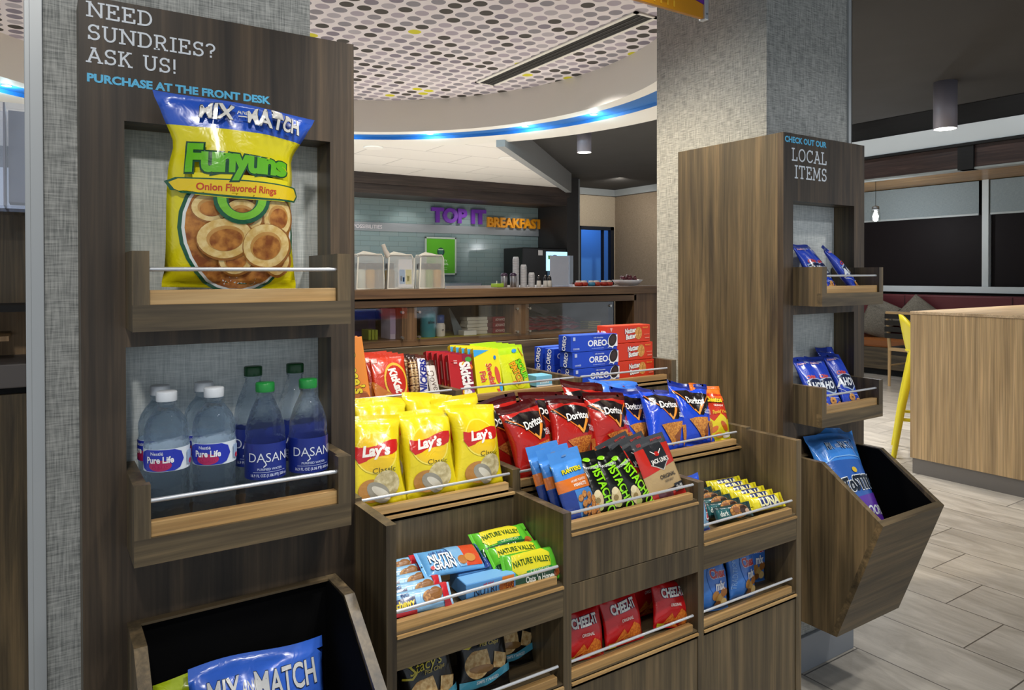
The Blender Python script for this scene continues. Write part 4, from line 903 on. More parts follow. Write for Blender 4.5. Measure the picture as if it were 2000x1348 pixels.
CHZ = [('p', [(-.3, .08), (-.05, .30), (.08, .16)], CRK), ('p', [(.0, .10), (.2, .38), (.34, .30), (.42, .12)], CRK), ('p', [(-.2, .03), (.0, .16), (.18, .02)], CRK), ('p', [(.15, .05), (.3, .16), (.44, .04)], CRK),
       ('r', -.42, -.0, -.24, .10, '#c9b428'), ('t', 'CHEEZ-IT', .0, .70, .16, '#f2efe8', {'bold': .04, 'out': .035, 'oc': '#3c3a72', 'sx': .60, 'rise': .04}), ('t', 'ORIGINAL', .04, .46, .055, '#f0e4dc', {'bold': .02, 'sx': .8, 'rise': .05})]
me = bag_mesh('cheese_cracker_bag', .108, .106, .04, '#c4161a', CHZ, [(.92, 1.01, '#860c12')], seal=(.05, .08), seed=85, wr=1.0, narrow=.05)
gC = 'red cheese cracker bags'
for x, y, rx, ry, rz, sc, lb in ((.945, 1.163, -17, 6, -2, 1, 'red cheese cracker bag, leftmost in front'), (1.06, 1.163, -18, 2, 0, 1.03, 'red cheese cracker bag, second in front'), (1.196, 1.158, -21, 12, -4, 1, 'bright red cheese cracker bag by itself at the right of the middle opening'),
                              (1.192, 1.235, -12, 2, 1, 1.12, 'dark lit cheese cracker bag behind the rightmost one'), (1.00, 1.235, -10, 14, 0, 1.08, 'cheese cracker bag in the shade behind the two left ones'), (1.09, 1.245, -10, 12, 0, 1.05, 'cheese cracker bag deep in the shade near the middle')):
    o = put('cracker_bag', me, (x, y, L1+.001), (rx, ry, rz), lb, 'cracker bag', gC); o.scale = (sc, .8, sc)
CXM = [('t', 'TRADITIONAL', -.36, .55, .085, '#8fb8ea', {'rot': 84, 'bold': .0, 'sx': .85}), ('p', [(-.22, .80), (.44, .92), (.46, .52), (-.20, .34)], '#dde4ee') if False else ('e', .14, .54, .34, .36, '#3a74cc'),
       ('t', 'Chex', .12, .655, .15, '#c02428', {'bold': .03, 'out': .035, 'oc': '#efeff2', 'sx': .78, 'rise': .05}), ('t', 'mix', .16, .45, .15, '#f0f2f6', {'bold': .04, 'out': .03, 'oc': '#2a4aa8', 'sx': .85, 'rise': .05}),
       ('e', .0, .28, .12, .1, '#b8803c'), ('e', .16, .22, .14, .1, '#c9a05a', {'rot': 30}), ('e', .3, .32, .12, .1, '#a86a30'), ('e', .1, .12, .12, .08, '#8a5424'), ('e', .3, .15, .1, .08, '#d9b878')]
me = bag_mesh('snack_mix_bag', .108, .128, .04, '#3f7fd4', CXM, seal=(.05, .06), seed=89, wr=1.0, narrow=.06)
gX = 'blue snack mix bags'
for x, y, rx, ry, rz, lb in ((1.335, 1.163, -15, 6, -6, 'blue snack mix bag at the left edge of the right opening'), (1.452, 1.165, -14, 7, 4, 'blue snack mix bag with sideways lettering in the middle of three'), (1.545, 1.215, -10, 8, -8, 'blue snack mix bag set back at the right of three')):
    o = put('snack_mix_bag', me, (x, y, L1+.001), (rx, ry, rz), lb, 'snack bag', gX)
    if x > 1.5: o.scale = (.9, .8, 1.02)

# ---- bars on the second tier
def bar_mesh(name, L, w, t, base, art, seed=0, ends=(.06, .06)):
    return bag_mesh(name, w, L, t, base, art, seal=ends, seed=seed, wr=.35, narrow=.02, swap=True, puff=.25)
NV = [('p', [(-.34, .92), (.2, .97), (.30, .82), (.26, .40), (-.30, .34), (-.38, .5)], '#d8cf2a'), ('r', -.46, .04, .32, .30, '#0f4a26'), ('p', [(-.16, .40), (.28, .44), (.28, .30), (-.16, .30)], '#2a8a3a'), ('t', 'NATURE VALLEY', -.03, .68, .17, '#33591c', {'bold': .02, 'sx': .72, 'arc': -.25}), ('t', 'CRUNCHY', .06, .375, .085, '#cfe0b0', {'sp': 1.2, 'bold': .01}), ('t', 'Oats ’n Honey', .05, .17, .15, '#eef2ea', {'bold': .03, 'sx': .8}), ('e', .37, .28, .06, .05, '#a85a28'), ('e', .33, .2, .05, .04, '#8a4218')]
me = bar_mesh('granola_bar', .135, .064, .022, '#5cba2e', NV, 91)
gN = 'green granola bars'
for x, y, z, rx, ry, rz, lb in ((.787, 1.212, L2+.046, -58, 1, 0, 'green granola bar topmost of the pile in the left compartment'), (.796, 1.168, L2+.026, -58, 3, -2, 'green granola bar in the middle of the pile'), (.805, 1.146, L2+.004, -30, 2, -2, 'green granola bar lowest and foremost, behind the rail')):
    put('granola_bar', me, (x, y+(-.01), z), (rx, ry, rz), lb, 'granola bar', gN)
NUT_A = [('r', .12, .1, .38, .98, '#cf4a24'), ('p', [(-.1, .98), (.14, .98), (.14, .1), (.04, .1)], '#7ab0dc'), ('t', 'soft baked', -.2, .72, .12, '#3a5a9a', {'sx': .8}), ('t', 'NUTRI', -.2, .50, .24, '#f2f5f8', {'bold': .03, 'sx': .7, 'out': .02, 'oc': '#20345c'}), ('t', 'GRAIN', -.18, .24, .22, '#f2f5f8', {'bold': .03, 'sx': .7, 'out': .02, 'oc': '#20345c'}), ('e', .1, .3, .07, .07, '#b07030', {'rot': 30}), ('e', .22, .34, .08, .07, '#c98a42'), ('r', .4, 0, .5, 1, '#24428c'), ('e', -.36, .2, .03, .03, '#c42a30')]
me = bar_mesh('fruit_bar', .138, .066, .024, '#6aaee6', NUT_A, 95)
put('cereal_bar', me, (.660, 1.185, L2+.043), (-68, 3, -4), 'blue and red soft cereal bar lying on top of the blue bars', 'cereal bar', 'blue cereal bars')
NB = [('r', .22, 0, .46, 1, '#d9822a'), ('t', 'NUTRI', -.12, .5, .42, '#16243c', {'bold': .0, 'sx': .75}), ('t', 'soft baked', -.06, .84, .12, '#c42a30', {'sx': .8}), ('e', .2, .5, .05, .07, '#a85a28'), ('t', 'YEARS', .35, .5, .3, '#7a2a14', {'sx': .5, 'bold': .02})]
me = box_mesh('cereal_bar_box', .105, .036, .04, '#5f9fdc', NB, topc='#74b0e4')
for x, y, z, lb in ((.703, 1.138, L2+.001, 'blue cereal bar box front, behind the rail beside the chewy bars'), (.713, 1.184, L2+.001, 'second blue cereal bar box behind the front one')): put('cereal_bar', me, (x, y, z), (0, 0, -4), lb, 'cereal bar', 'blue cereal bars')
CHW = [('t', 'BIG', -.24, .76, .16, '#203a78', {'bold': .02}), ('p', [(-.42, .62), (-.1, .66), (-.1, .2), (-.42, .16)], '#1c3266'), ('t', 'chewy', -.26, .42, .26, '#e8d23a', {'bold': .04, 'sx': .8, 'rise': .06}), ('e', .16, .5, .14, .1, GRAN), ('e', .24, .6, .1, .09, '#8a5a28'), ('r', .34, 0, .46, 1, '#c42430'), ('r', -.42, .02, -.1, .14, '#c42430')]
me = bar_mesh('chewy_bar', .118, .042, .02, '#8cc0e8', CHW, 97)
gW = 'light blue chewy granola bars'
for i, lb in enumerate(('light blue chewy granola bar foremost behind the rail', 'light blue chewy granola bar second from the front', 'light blue chewy granola bar third from the front', 'light blue chewy granola bar fourth from the front', 'light blue chewy granola bar rearmost of the row')):
    put('chewy_bar', me, (.563-.003*i, 1.140+.026*i, L2+.011+.0045*i), (-42, 0, -6), lb, 'granola bar', gW)

LUN = [('p', [(-.22, .9), (.26, .9), (.26, .2), (-.22, .2)], '#23306e'), ('t', 'LUNA', .03, .55, .5, '#e8e4b0', {'bold': .04, 'sx': .95}), ('e', .38, .4, .04, .1, '#c8a028')]
me = bar_mesh('lemon_bar', .118, .036, .02, '#dccf22', LUN, 101, (.08, .08))
gU = 'yellow lemon bars'
for i, lb in enumerate(('yellow bar foremost behind the rail of the right compartment', 'yellow bar second from the front', 'yellow bar third from the front', 'yellow bar fourth from the front', 'yellow bar fifth from the front', 'yellow bar rearmost, against the riser')):
    put('lemon_bar', me, (1.528-.003*i, 1.148+.0235*i, L2+.014+.0035*i), (-30, 0, -6), lb, 'snack bar', gU)
KND = [('e', .1, .5, .25, .13, GRAN), ('e', .22, .5, .1, .1, '#3a2418'), ('r', -.44, .2, -.16, .8, '#1f5a5e'), ('t', 'dark', -.3, .5, .3, '#d8e0d8', {'sx': .8}), ('e', .02, .6, .08, .06, '#8a5a38'), ('e', .3, .4, .06, .05, '#c9a890')]
me = bar_mesh('nut_bar', .118, .036, .02, '#143538', KND, 105)
gK = 'dark nut bars'
for i, lb in enumerate(('dark green nut bar foremost behind the rail', 'dark green nut bar second from the front', 'dark green nut bar third from the front', 'dark green nut bar fourth from the front', 'dark green nut bar rearmost of its row')):
    put('nut_bar', me, (1.404-.003*i, 1.150+.027*i, L2+.012+.003*i), (-26, 0, -6), lb, 'snack bar', gK)
me = bag_mesh('blue_pouch', .05, .135, .03, '#8ec4ea', [('r', -.5, .0, .5, .06, '#2a50d0'), ('r', .2, .2, .46, .5, '#c83a4a'), ('t', 'CLIF', .3, .35, .1, '#f0f0f0', {'rot': 80})], [(.72, 1.01, '#2a58d8')], seal=(.04, .08), seed=107, wr=1)
put('snack_pouch', me, (1.292, 1.152, L2+.001), (-12, -4, 4), 'light blue pouch with a darker blue top squeezed against the divider', 'snack pouch')

# ---- sweets on the top tier
def row(name, me, n, loc, dx, dy, rot, labels, cat, group, dz=0):
    for i in range(n): put(name, me, (loc[0]+dx*i, loc[1]+dy*i, loc[2]+dz*i), rot, labels[i], cat, group)
ordn = ('foremost', 'second from the front', 'third from the front', 'fourth from the front', 'fifth from the front', 'rearmost')
REE = [('e', .1, .2, .3, .12, '#b86a28'), ('t', 'Reese’s', -.02, .50, .17, '#e8d21a', {'rot': -80, 'bold': .03, 'out': .03, 'oc': '#5a2a10', 'shear': .2, 'sx': .8}), ('e', .25, .14, .2, .2, '#9a4c18')]
me = box_mesh('orange_candy_box', .062, .172, .02, '#e8892a', REE, topc='#e0601c')
row('candy_box', me, 3, (.628, 1.602, T3+.001), -.002, .024, (-17, -2, -1), ['orange peanut butter candy box, %s, next to the near panel' % s for s in ordn[:3]], 'candy box', 'orange candy boxes')
KKT = [('r', -.46, .84, -.30, .93, '#d9b8b0'), ('ring', .13, .46, .33, .05, '#e8b83a', 1.5), ('e', .13, .46, .27, .42, '#c22a1c'), ('t', 'KitKat', .12, .46, .15, '#f4efe8', {'rot': -78, 'bold': .05, 'sx': .85, 'shear': .1}), ('p', [(-.46, .05), (-.5, .5), (-.2, .3), (.0, .2), (-.05, .02)], '#c8762a'), ('e', -.14, .14, .12, .12, '#d9a04a')]
me = bag_mesh('red_wafer_bag', .092, .125, .018, '#cf3a20', KKT, seal=(.02, .09), seed=111, wr=.35, narrow=.02)
row('candy_bag', me, 4, (.716, 1.604, T3+.001), -.003, .028, (-20, -1, 0), ['red wafer candy bag with a white logo, %s' % s for s in ordn[:3]+('rearmost',)], 'candy bag', 'red wafer candy bags')
SNI = [('r', -.36, .12, .42, .92, '#e4dfe2'), ('t', 'SNICKERS', .05, .52, .62, '#232a86', {'rot': 84, 'bold': .05, 'sx': .235/.62*.62, 'shear': .18})]
SNI = [('r', -.38, .10, .44, .92, '#e4dfe2'), ('t', 'SNICKERS', .04, .50, .135, '#232a86', {'rot': 86, 'bold': .05, 'sx': .92, 'shear': .18})]
me = bag_mesh('chocolate_bar', .026, .118, .013, '#5a2a1a', SNI, seal=(.05, .07), seed=113, wr=.3, narrow=.02)
row('candy_bar', me, 2, (.796, 1.602, T3+.001), -.003, .03, (-18, 3, -1), ['chocolate bar with blue lettering on white, front one', 'chocolate bar with blue lettering, behind the front one'], 'candy bar', 'chocolate bars with white label')
DOV = [('p', [(-.46, .86), (.46, .86), (.46, .04), (-.46, .04)], '#d8cfc6'), ('t', 'Dove', .0, .48, .16, '#4a2e22', {'rot': -78, 'bold': -.01, 'shear': .2})]
me = bag_mesh('pale_chocolate_bar', .026, .104, .012, '#43241a', DOV, seal=(.05, .07), seed=114, wr=.3, narrow=.02)
row('candy_bar', me, 2, (.829, 1.602, T3+.001), -.003, .03, (-22, -1, -1), ['pale chocolate bar with script lettering, front one', 'pale chocolate bar with script lettering, behind the front one'], 'candy bar', 'pale chocolate bars')
BRO = [('r', -.3, .1, .3, .9, '#6a4a34'), ('t', 'caramel', 0, .5, .3, '#c9a878', {'rot': 88, 'sx': .5})]
me = bag_mesh('brown_bar', .0115, .118, .024, '#3a2218', BRO, seal=(.05, .07), seed=115, wr=.3, narrow=.02)
for i in range(4): put('candy_bar', me, (.7745-.0015, 1.612+.027*i, T3+.001) if False else (.782-.0105*(i % 2), 1.612+.032*(i//2), T3+.001), (-16, 2, 0), 'slim brown chocolate bar on edge beside the red wafer bags, ' + ('front right', 'front left', 'back right', 'back left')[i], 'candy bar', 'slim brown chocolate bars')
SKI = [('r', .10, .0, .5, 1, '#8a1a3a'), ('e', .36, .88, .14, .1, '#4a9a3a'), ('e', .12, .78, .1, .09, '#e0b024'), ('e', .42, .7, .1, .1, '#d86a1c'), ('e', .08, .12, .1, .1, '#e8c22a'), ('e', .4, .1, .1, .12, '#7a3a8a'), ('t', 'Skittles', .22, .44, .25, '#f0eeea', {'rot': -84, 'bold': .05, 'sx': .72}), ('r', -.3, .78, -.15, .86, '#d8a8a8'), ('r', -.4, .82, -.15, .84, '#c22424')]
SKL = [('t', 'ORIGINAL', 0, .62, .045*8, '#d8c0b0', {'rot': -90, 'sx': .3, 'bold': .02}), ('r', -.2, .1, .2, .34, '#c86a20')]
SKL = [('r', -.14, .42, .14, .84, '#c9958c'), ('r', -.18, .06, .18, .34, '#c86a20')]
me = box_mesh('red_candy_box', .068, .112, .019, '#b31a22', SKI, SKL, topc='#d9402c')
row('candy_box', me, 5, (.908, 1.602, T3+.001), -.002, .027, (-17, 3, 0), ['red fruit candy box, %s' % s for s in ordn[:4]+('rearmost',)], 'candy box', 'red fruit candy boxes')
SWE = [('p', [(-.5, .96), (.10, .96), (-.5, .80)], '#3aa0dc'), ('t', 'Swedish', .08, .42, .13, '#cf3a2c', {'rot': -82, 'bold': .03, 'out': .02, 'oc': '#f2ead0', 'sx': .8}), ('t', 'Fish', -.22, .38, .13, '#cf3a2c', {'rot': -82, 'bold': .03, 'out': .02, 'oc': '#f2ead0', 'sx': .8}), ('e', .34, .42, .09, .3, '#d2503c', {'rot': 8}), ('p', [(.24, .12), (.34, .02), (.44, .12)], '#d2503c'), ('e', .42, .16, .06, .16, '#3aa0dc'), ('e', .3, .8, .05, .07, '#2a78c8')]
me = box_mesh('yellow_candy_box', .078, .125, .018, '#e6da1e', SWE, topc='#ecdc30', left=[('r', -.3, .1, .3, .9, '#c9961c')])
row('candy_box', me, 5, (.990, 1.602, T3+.001), -.0025, .027, (-20, 4, -2), ['yellow fish candy box with red lettering, %s' % s for s in ordn[:4]+('rearmost',)], 'candy box', 'yellow fish candy boxes')
SOU = [('e', .12, .34, .3, .42, '#dcd81e'), ('t', 'PATCH', .02, .38, .13, '#e8a01c', {'rot': -72, 'bold': .05, 'out': .05, 'oc': '#1a1a12', 'sx': .8}), ('t', 'SOUR', .25, .44, .14, '#7ad81e', {'rot': -72, 'bold': .05, 'out': .05, 'oc': '#1a1a12', 'sx': .8}), ('e', .12, .86, .09, .06, '#3a90d0', {'rot': 20}), ('e', -.1, .18, .1, .05, '#e0683a'), ('l', [(.30, .92), (.40, .74)], .03, '#c86a30')]
me = bag_mesh('lime_candy_bag', .088, .128, .016, '#d3de1c', SOU, [(.80, 1.01, '#b4dc20')], seal=(.02, .06), seed=117, wr=.35, narrow=.02)
row('candy_bag', me, 5, (1.077, 1.604, T3+.001), -.004, .027, (-20, -1, 1), ['lime and yellow sour candy bag, %s' % s for s in ordn[:4]+('rearmost',)], 'candy bag', 'lime sour candy bags')
me = box_mesh('light_blue_box', .055, .03, .05, '#7ac0dc', [('t', 'mints', 0, .45, .4, '#e8f0f0', {'sx': .8}), ('r', -.5, 0, .5, .15, '#e0e6e8')])
put('mint_box', me, (1.190, 1.64, T3+.001), (0, 0, 0), 'pale blue box right of the sour candy bags', 'mint box')

# ---- cookie boxes
COOKIE = speck('#1a1412', '#33282a', 300); NBC = speck('#c08038', '#dca55c', 160)
ORE = [('p', [(-.5, 1), (-.1, 1), (.2, 0), (-.5, 0)], '#1f49c2'), ('t', 'OREO', .06, .48, .36, '#f1f3f8', {'bold': .03, 'sx': 1.08}), ('t', 'milk chocolate', .08, .83, .09, '#c8d6f4'), ('p', [(.28, .12), (.33, .3), (.26, .42), (.36, .5), (.40, .9), (.5, .95), (.5, .2), (.42, .22), (.39, .05), (.36, .2)], '#e9edf4'), ('e', .385, .58, .095, .12, '#f0f2f4', {'rot': -25}), ('e', .39, .62, .085, .11, COOKIE, {'rot': -25}), ('e', .388, .62, .055, .075, '#3a2c2a', {'rot': -25}), ('t', 'COOKIES', -.39, .18, .10, '#c9d6f0', {'sx': .8}), ('r', -.46, .7, -.41, .92, '#b9c4e4'), ('t', 'chocolate sandwich cookies', .06, .16, .06, '#a9bcf0')]
OREL = [('t', 'OREO', 0, .5, .34, '#e8ecf6', {'rot': 80, 'bold': .02, 'sx': .7})]
me = box_mesh('blue_cookie_box', .172, .0455, .058, '#1a3fb2', ORE, OREL, topc='#2a55cc')
gO, gNB = 'blue sandwich cookie boxes', 'red peanut butter cookie boxes'
put('cookie_box', me, (1.350, 1.602, T3+.001), (0, 0, 0), 'blue cookie box at the bottom of its stack, half behind blue bags', 'cookie box', gO)
put('cookie_box', me, (1.346, 1.602, T3+.048), (0, 0, 0), 'blue cookie box with the OREO name in the middle of the stack', 'cookie box', gO)
put('cookie_box', me, (1.342, 1.603, T3+.095), (0, 0, -1), 'blue cookie box topmost of the stack', 'cookie box', gO)
me2 = box_mesh('blue_cookie_box_small', .105, .0475, .04, '#1a3fb2', [('t', 'OREO', -.1, .55, .3, '#f1f3f8', {'bold': .02}), ('e', .3, .5, .12, .12, COOKIE), ('t', 'milk', -.1, .85, .1, '#c8d6f4')], OREL, topc='#3560d8')
put('cookie_box', me2, (1.317, 1.70, T3+.048), (0, 0, 4), 'smaller blue cookie box behind the stack, nearer one', 'cookie box', gO)
put('cookie_box', me2, (1.317, 1.70, T3+.001), (0, 0, 2), 'smaller blue cookie box under the nearer one', 'cookie box', gO)
put('cookie_box', me2, (1.320, 1.758, T3+.048), (0, 0, 3), 'smaller blue cookie box behind the stack, farther one', 'cookie box', gO)
put('cookie_box', me2, (1.320, 1.758, T3+.001), (0, 0, 1), 'smaller blue cookie box under the farther one', 'cookie box', gO)
NBA = [('t', 'Nutter', .02, .70, .27, '#f2efe8', {'bold': .04, 'out': .03, 'oc': '#3a2a6a', 'sx': .75, 'rise': .08}), ('t', 'Butter', .03, .36, .27, '#f2efe8', {'bold': .04, 'out': .03, 'oc': '#3a2a6a', 'sx': .75, 'rise': .08}), ('e', .21, .52, .085, .11, NBC), ('r', .20, .35, .22, .7, '#b07a34'), ('p', [(-.46, .9), (-.40, .9), (-.43, .66)], '#e8a8a0'), ('t', 'SANDWICH', -.42, .16, .1, '#e8a890', {'sx': .7}), ('r', .34, .42, .47, .45, '#e88a70'), ('r', .36, .2, .47, .26, '#e88a70'), ('t', 'PEANUT', .37, .84, .08, '#e8a040')]
me = box_mesh('red_cookie_box', .172, .052, .05, '#d33a20', NBA, [('t', 'NB', 0, .5, .4, '#f2efe8', {'bold': .04})], topc='#e0502a')
for i, (x, y, lb) in enumerate(((1.512, 1.622, 'red peanut butter cookie box, bottom of its stack, behind the metal rail'), (1.508, 1.624, 'red peanut butter cookie box, middle of its stack'), (1.501, 1.628, 'red peanut butter cookie box, top of its stack'))): put('cookie_box', me, (x, y, T3+.001+.0535*i), (0, 0, 0), lb, 'cookie box', gNB)

# ---- cookie bags on the far panel and the tortilla bag in its bin
AHO = [('t', 'Chips', -.1, .62, .06, '#d83a30', {'bold': .03, 'out': .02, 'oc': '#e8e8f0', 'rise': .1}), ('p', [(-.36, .56), (-.1, .60), (.36, .60), (.40, .40), (.1, .30), (-.30, .36)], '#9fb6d8'), ('p', [(-.33, .54), (-.1, .58), (.33, .58), (.36, .42), (.1, .33), (-.27, .38)], '#14234a'), ('t', 'AHOY!', .02, .46, .12, '#e6ecf4', {'bold': .04, 'sx': .8, 'shear': .2, 'rise': .05}), ('l', [(-.46, .38), (-.2, .26), (.3, .24), (.42, .12)], .015, '#d8e2f2'), ('e', -.05, .2, .15, .12, NBC), ('e', -.05, .2, .04, .03, '#5a3018'), ('e', .26, .13, .15, .12, NBC), ('e', .24, .15, .04, .03, '#5a3018'), ('t', 'Nabisco', -.2, .86, .04, '#e8b8c0'), ('t', 'FAMILY', .1, .88, .03, '#c8d4f0')]
ah = [bag_mesh('cookie_bag_%d' % s, .098, .20, .045, '#2447c4', AHO, [(.9, 1.01, '#1d3590')], seal=(.04, .06), seed=s, wr=1.0, narrow=.13, flop=.3) for s in (121, 125)]
gA = 'blue cookie bags'
for k, x, y, z, rx, ry, rz, sc, lb in ((0, 1.998, 1.292, 1.231, -32, 2, 0, .97, 'blue cookie bag at the left of the upper tray on the far panel'), (1, 2.072, 1.315, 1.231, -30, -3, 10, .93, 'blue cookie bag between the two others on the upper tray'), (0, 2.168, 1.290, 1.231, -34, -6, 28, .97, 'blue cookie bag leaning sideways at the right of the upper tray')):
    put('cookie_bag', ah[k], (x, y, z), (rx, ry, rz), lb, 'cookie bag', gA).scale = (sc, .75, sc)
for k, x, y, rx, ry, rz, sc, lb in ((1, 1.980, 1.292, -28, 3, -3, .95, 'blue cookie bag at the left of the lower tray, partly behind the panel edge'), (0, 2.040, 1.290, -29, 5, -3, .95, 'blue cookie bag second from the left on the lower tray'), (1, 2.142, 1.290, -30, 4, -4, .98, 'blue cookie bag in front at the right of the lower tray'), (0, 2.165, 1.345, -22, 3, 0, 1.0, 'blue cookie bag standing behind the right front one on the lower tray')):
    put('cookie_bag', ah[k], (x, y, .8725), (rx, ry, rz), lb, 'cookie bag', gA).scale = (sc, .7, sc)
TOS = [('t', 'MIX', -.17, .87, .07, '#b8c8dc', {'bold': .0, 'out': .02, 'oc': '#22304a', 'sx': .58}), ('t', 'AND', -.005, .87, .028, '#b8c8dc', {'sx': .6}), ('l', [(-.05, .85), (.04, .85)], .008, '#b8c8dc'), ('t', 'MATCH', .2, .87, .07, '#b8c8dc', {'bold': .0, 'out': .02, 'oc': '#22304a', 'sx': .55}), ('l', [(-.5, .70), (-.2, .76), (.1, .765), (.3, .75), (.5, .72)], .015, '#7fb4ec'),
       ('p', [(-.5, .30), (-.1, .40), (.5, .44), (.5, .0), (-.5, 0)], '#5a2fa0'), ('t', 'ToSTiTOS', .10, .52, .105, '#14202e', {'bold': .05, 'out': .05, 'oc': '#e8eef0', 'sx': .64, 'rise': .04}), ('e', .06, .63, .04, .04, '#d8b83a'), ('t', 'SCOOPS!', .12, .28, .075, '#dfe6f0', {'bold': .03, 'sx': .8}), ('l', [(-.1, .1), (.1, .16), (.3, .14), (.5, .04)], .03, '#e8eef4'), ('p', [(0, .0), (.12, .1), (.3, .1), (.42, .0)], '#b8a050')]
me = bag_mesh('tortilla_bag', .215, .34, .075, '#3d86dc', TOS, [(0, .3, '#5a2fa0'), (.3, .72, '#2f5fae')], seal=(.03, .05), seed=131, wr=1.0, narrow=.12, flop=.2)
put('chip_bag', me, (2.035, 1.178, .50), (-29, 4, -5), 'big blue and purple tortilla chip bag standing in the far bin', 'chip bag')
me = bag_mesh('tortilla_bag_plain', .2, .335, .05, '#3d8ae0', [], seal=(.03, .05), seed=132, wr=1.2, narrow=.1)
put('chip_bag', me, (2.095, 1.232, .50), (-24, 8, -3), 'plain blue bag top showing behind the tortilla chip bag', 'chip bag')

# ================================================================ HANGING SIGN
t = thing('hanging_sign', (1.27, 1.46, 2.05), 'orange and purple MARKET sign hanging in front of the far pillar', 'hanging sign')
q = MB(); q.box(-.42, .362, -.006, .006, 0, .30, plain('#d9930f', .4), .001); q.build('board', t)
q = MB(); q.prism([(-.42, .10), (.0, .135), (.2, .085), (.30, .052), (.362, .040), (.362, .30), (-.42, .30)], -.0085, -.006, plain('#6a2a9a', .4), 'y'); q.build('purple_field', t, label='purple upper field')
q = MB(); flat_text(q, 'MARKET', .24, -.0065, .030, .075, plain('#f4ead2', .4), .46, .045, 'r', .010)
q.build('lettering', t, label='raised white lettering')
q = MB()
for i in range(26): q.box(-.40+i*.0255, -.394+i*.0255, -.0075, -.006, .004+.0002*i, .022+.0002*i, plain('#f0b92c', .4))
q.build('border_strip', t)
q = MB(); q.box(.362, .378, -.012, .012, -.004, .304, METAL, .002); q.tube([(.37, -.0125, .012), (.37, -.0145, .012)], .003, STEEL); q.build('end_cap', t, label='metal end cap')
for x in (-.35, .3): q = MB(); q.tube([(x, 0, .3), (x, 0, .85)], .004, STEEL); q.build('hanger_rod', t)

# air slot in the dotted ceiling
t = thing('air_vent', (3.27, 4.38, 2.965), 'long black slot vent set in the dotted ceiling', 'vent')
q = MB()
for x0, x1 in ((-.10, -.07), (.07, .10)): q.box(x0, x1, -1.0, 1.0, -.006, .004, RINGW)
for y0, y1 in ((-1.0, -.98), (.98, 1.0)): q.box(-.10, .10, y0, y1, -.006, .004, RINGW)
q.build('frame', t)
q = MB(); q.box(-.07, .07, -.98, .98, -.003, .002, plain('#141311', .8)); q.build('slot', t)
for x in (-.028, .016): q = MB(); q.box(x, x+.008, -.98, .98, -.006, -.003, plain('#2c2a26', .4)); q.build('slot_bar', t)

# spots in the blue channel
GLOW = plain('#d8f4ff', .4, emit=9)
for i, (dx, dy) in enumerate(((1.755, 1.905), (2.379, 1.112), (2.62, .365), (-1.707, 1.99), (.95, 2.42), (-.2, 2.6))):
    k = 2.585/math.hypot(dx, dy); x, y = CX+dx*k, CY+dy*k
    lb = ('small spot in the blue channel above the tiled wall', 'small spot in the middle of the visible blue channel', 'small spot in the blue channel next to the far pillar', 'small spot in the blue channel left of the near pillar', 'small spot in the blue channel hidden behind the near panel', 'small spot in the blue channel above the near panel')[i]
    t = thing('channel_spot', (x, y, 2.70), lb, 'spotlight', 'spots in the blue channel')
    q = MB(); q.lathe([(.0, -.004), (.02, -.004), (.026, 0)], GLOW, 16); q.build('lens', t)
    q = MB(); q.lathe([(.026, -.006), (.034, -.006), (.036, 0)], STEEL, 16); q.build('trim_ring', t)
    lamp('lamp_channel', 'POINT', (x, y, 2.645), 4.2, .006, (.5, .85, 1))

# recessed downlights in the white tile ceiling, and added fill spots
LENS = plain('#fff6e6', .4, emit=14)
dl = None
for i, (x, y, lb) in enumerate(((3.02, 7.28, 'left recessed downlight in the white tile ceiling'), (4.62, 7.10, 'right recessed downlight in the white tile ceiling'))):
    if dl is None:
        dl = t = thing('recessed_downlight', (x, y, 2.668), lb, 'downlight', 'recessed downlights')
        q = MB(); q.lathe([(.0, -.003), (.085, -.003), (.085, 0)], LENS, 24); q.build('lens', t); q = MB(); q.lathe([(.085, -.006), (.105, -.004), (.108, .002)], WHITE, 24); q.build('trim_ring', t)
    else: dup(dl, (x, y, 2.668), lb)
for x, y, p in ((3.02, 7.28, 330), (4.62, 7.10, 330), (1.6, 7.3, 260), (3.4, 4.4, 110), (1.0, 4.6, 100), (4.9, 6.2, 260)): lamp('lamp_downlight_and_fill', 'SPOT', (x, y, 2.62 if y > 6 else 2.9), p, .06, (1, .97, .94), (x, y, 0), 125, .5)  # spots away from the fittings are added, to brighten the ceiling by bounce
for x in (3.6, 4.6, 5.6, 6.6): lamp('lamp_niche', 'SPOT', (x, 9.45, 2.38), 5, .04, (1, .96, .9), (x, 9.9, 1.5), 110, .6)

# cylinder pendants
CYL = plain('#8b8894', .45, .2)
pc = None
for x, y, zb, ztop, r, lb in ((4.766, 5.854, 2.573, 2.9, .075, 'grey cylinder ceiling light beside the diagonal fascia'), (6.328, 3.026, 2.509, 2.9, .088, 'grey cylinder ceiling light on the dark ceiling right of the far panel')):
    t = thing('cylinder_light', (x, y, zb), lb, 'ceiling light', 'cylinder ceiling lights')
    q = MB(); q.lathe([(r-.006, .0), (r, .002), (r, ztop-zb), (0, ztop-zb)], CYL, 32); q.build('housing', t); q = MB(); q.lathe([(0, .004), (r-.008, .004), (r-.006, .0)], LENS, 32); q.build('lens', t, label='bright lens')
    lamp('lamp_cylinder', 'SPOT', (x, y, zb-.01), 90, .05, (1, .94, .86), (x, y, 0), 110, .5)
t = thing('pendant_jar', (8.757, 5.012, 1.955), 'glowing glass jar pendant in front of the dark window', 'pendant lamp')
q = MB(); q.lathe([(.0, 0), (.05, .004), (.058, .02), (.058, .11), (.045, .135), (.04, .15)], VINYL, 20); q.build('glass_jar', t); q = MB(); q.lathe([(0, .02), (.03, .035), (.034, .07), (.02, .10), (0, .105)], plain('#f4fbff', .4, emit=22), 16); q.build('bulb', t, label='bright bulb')
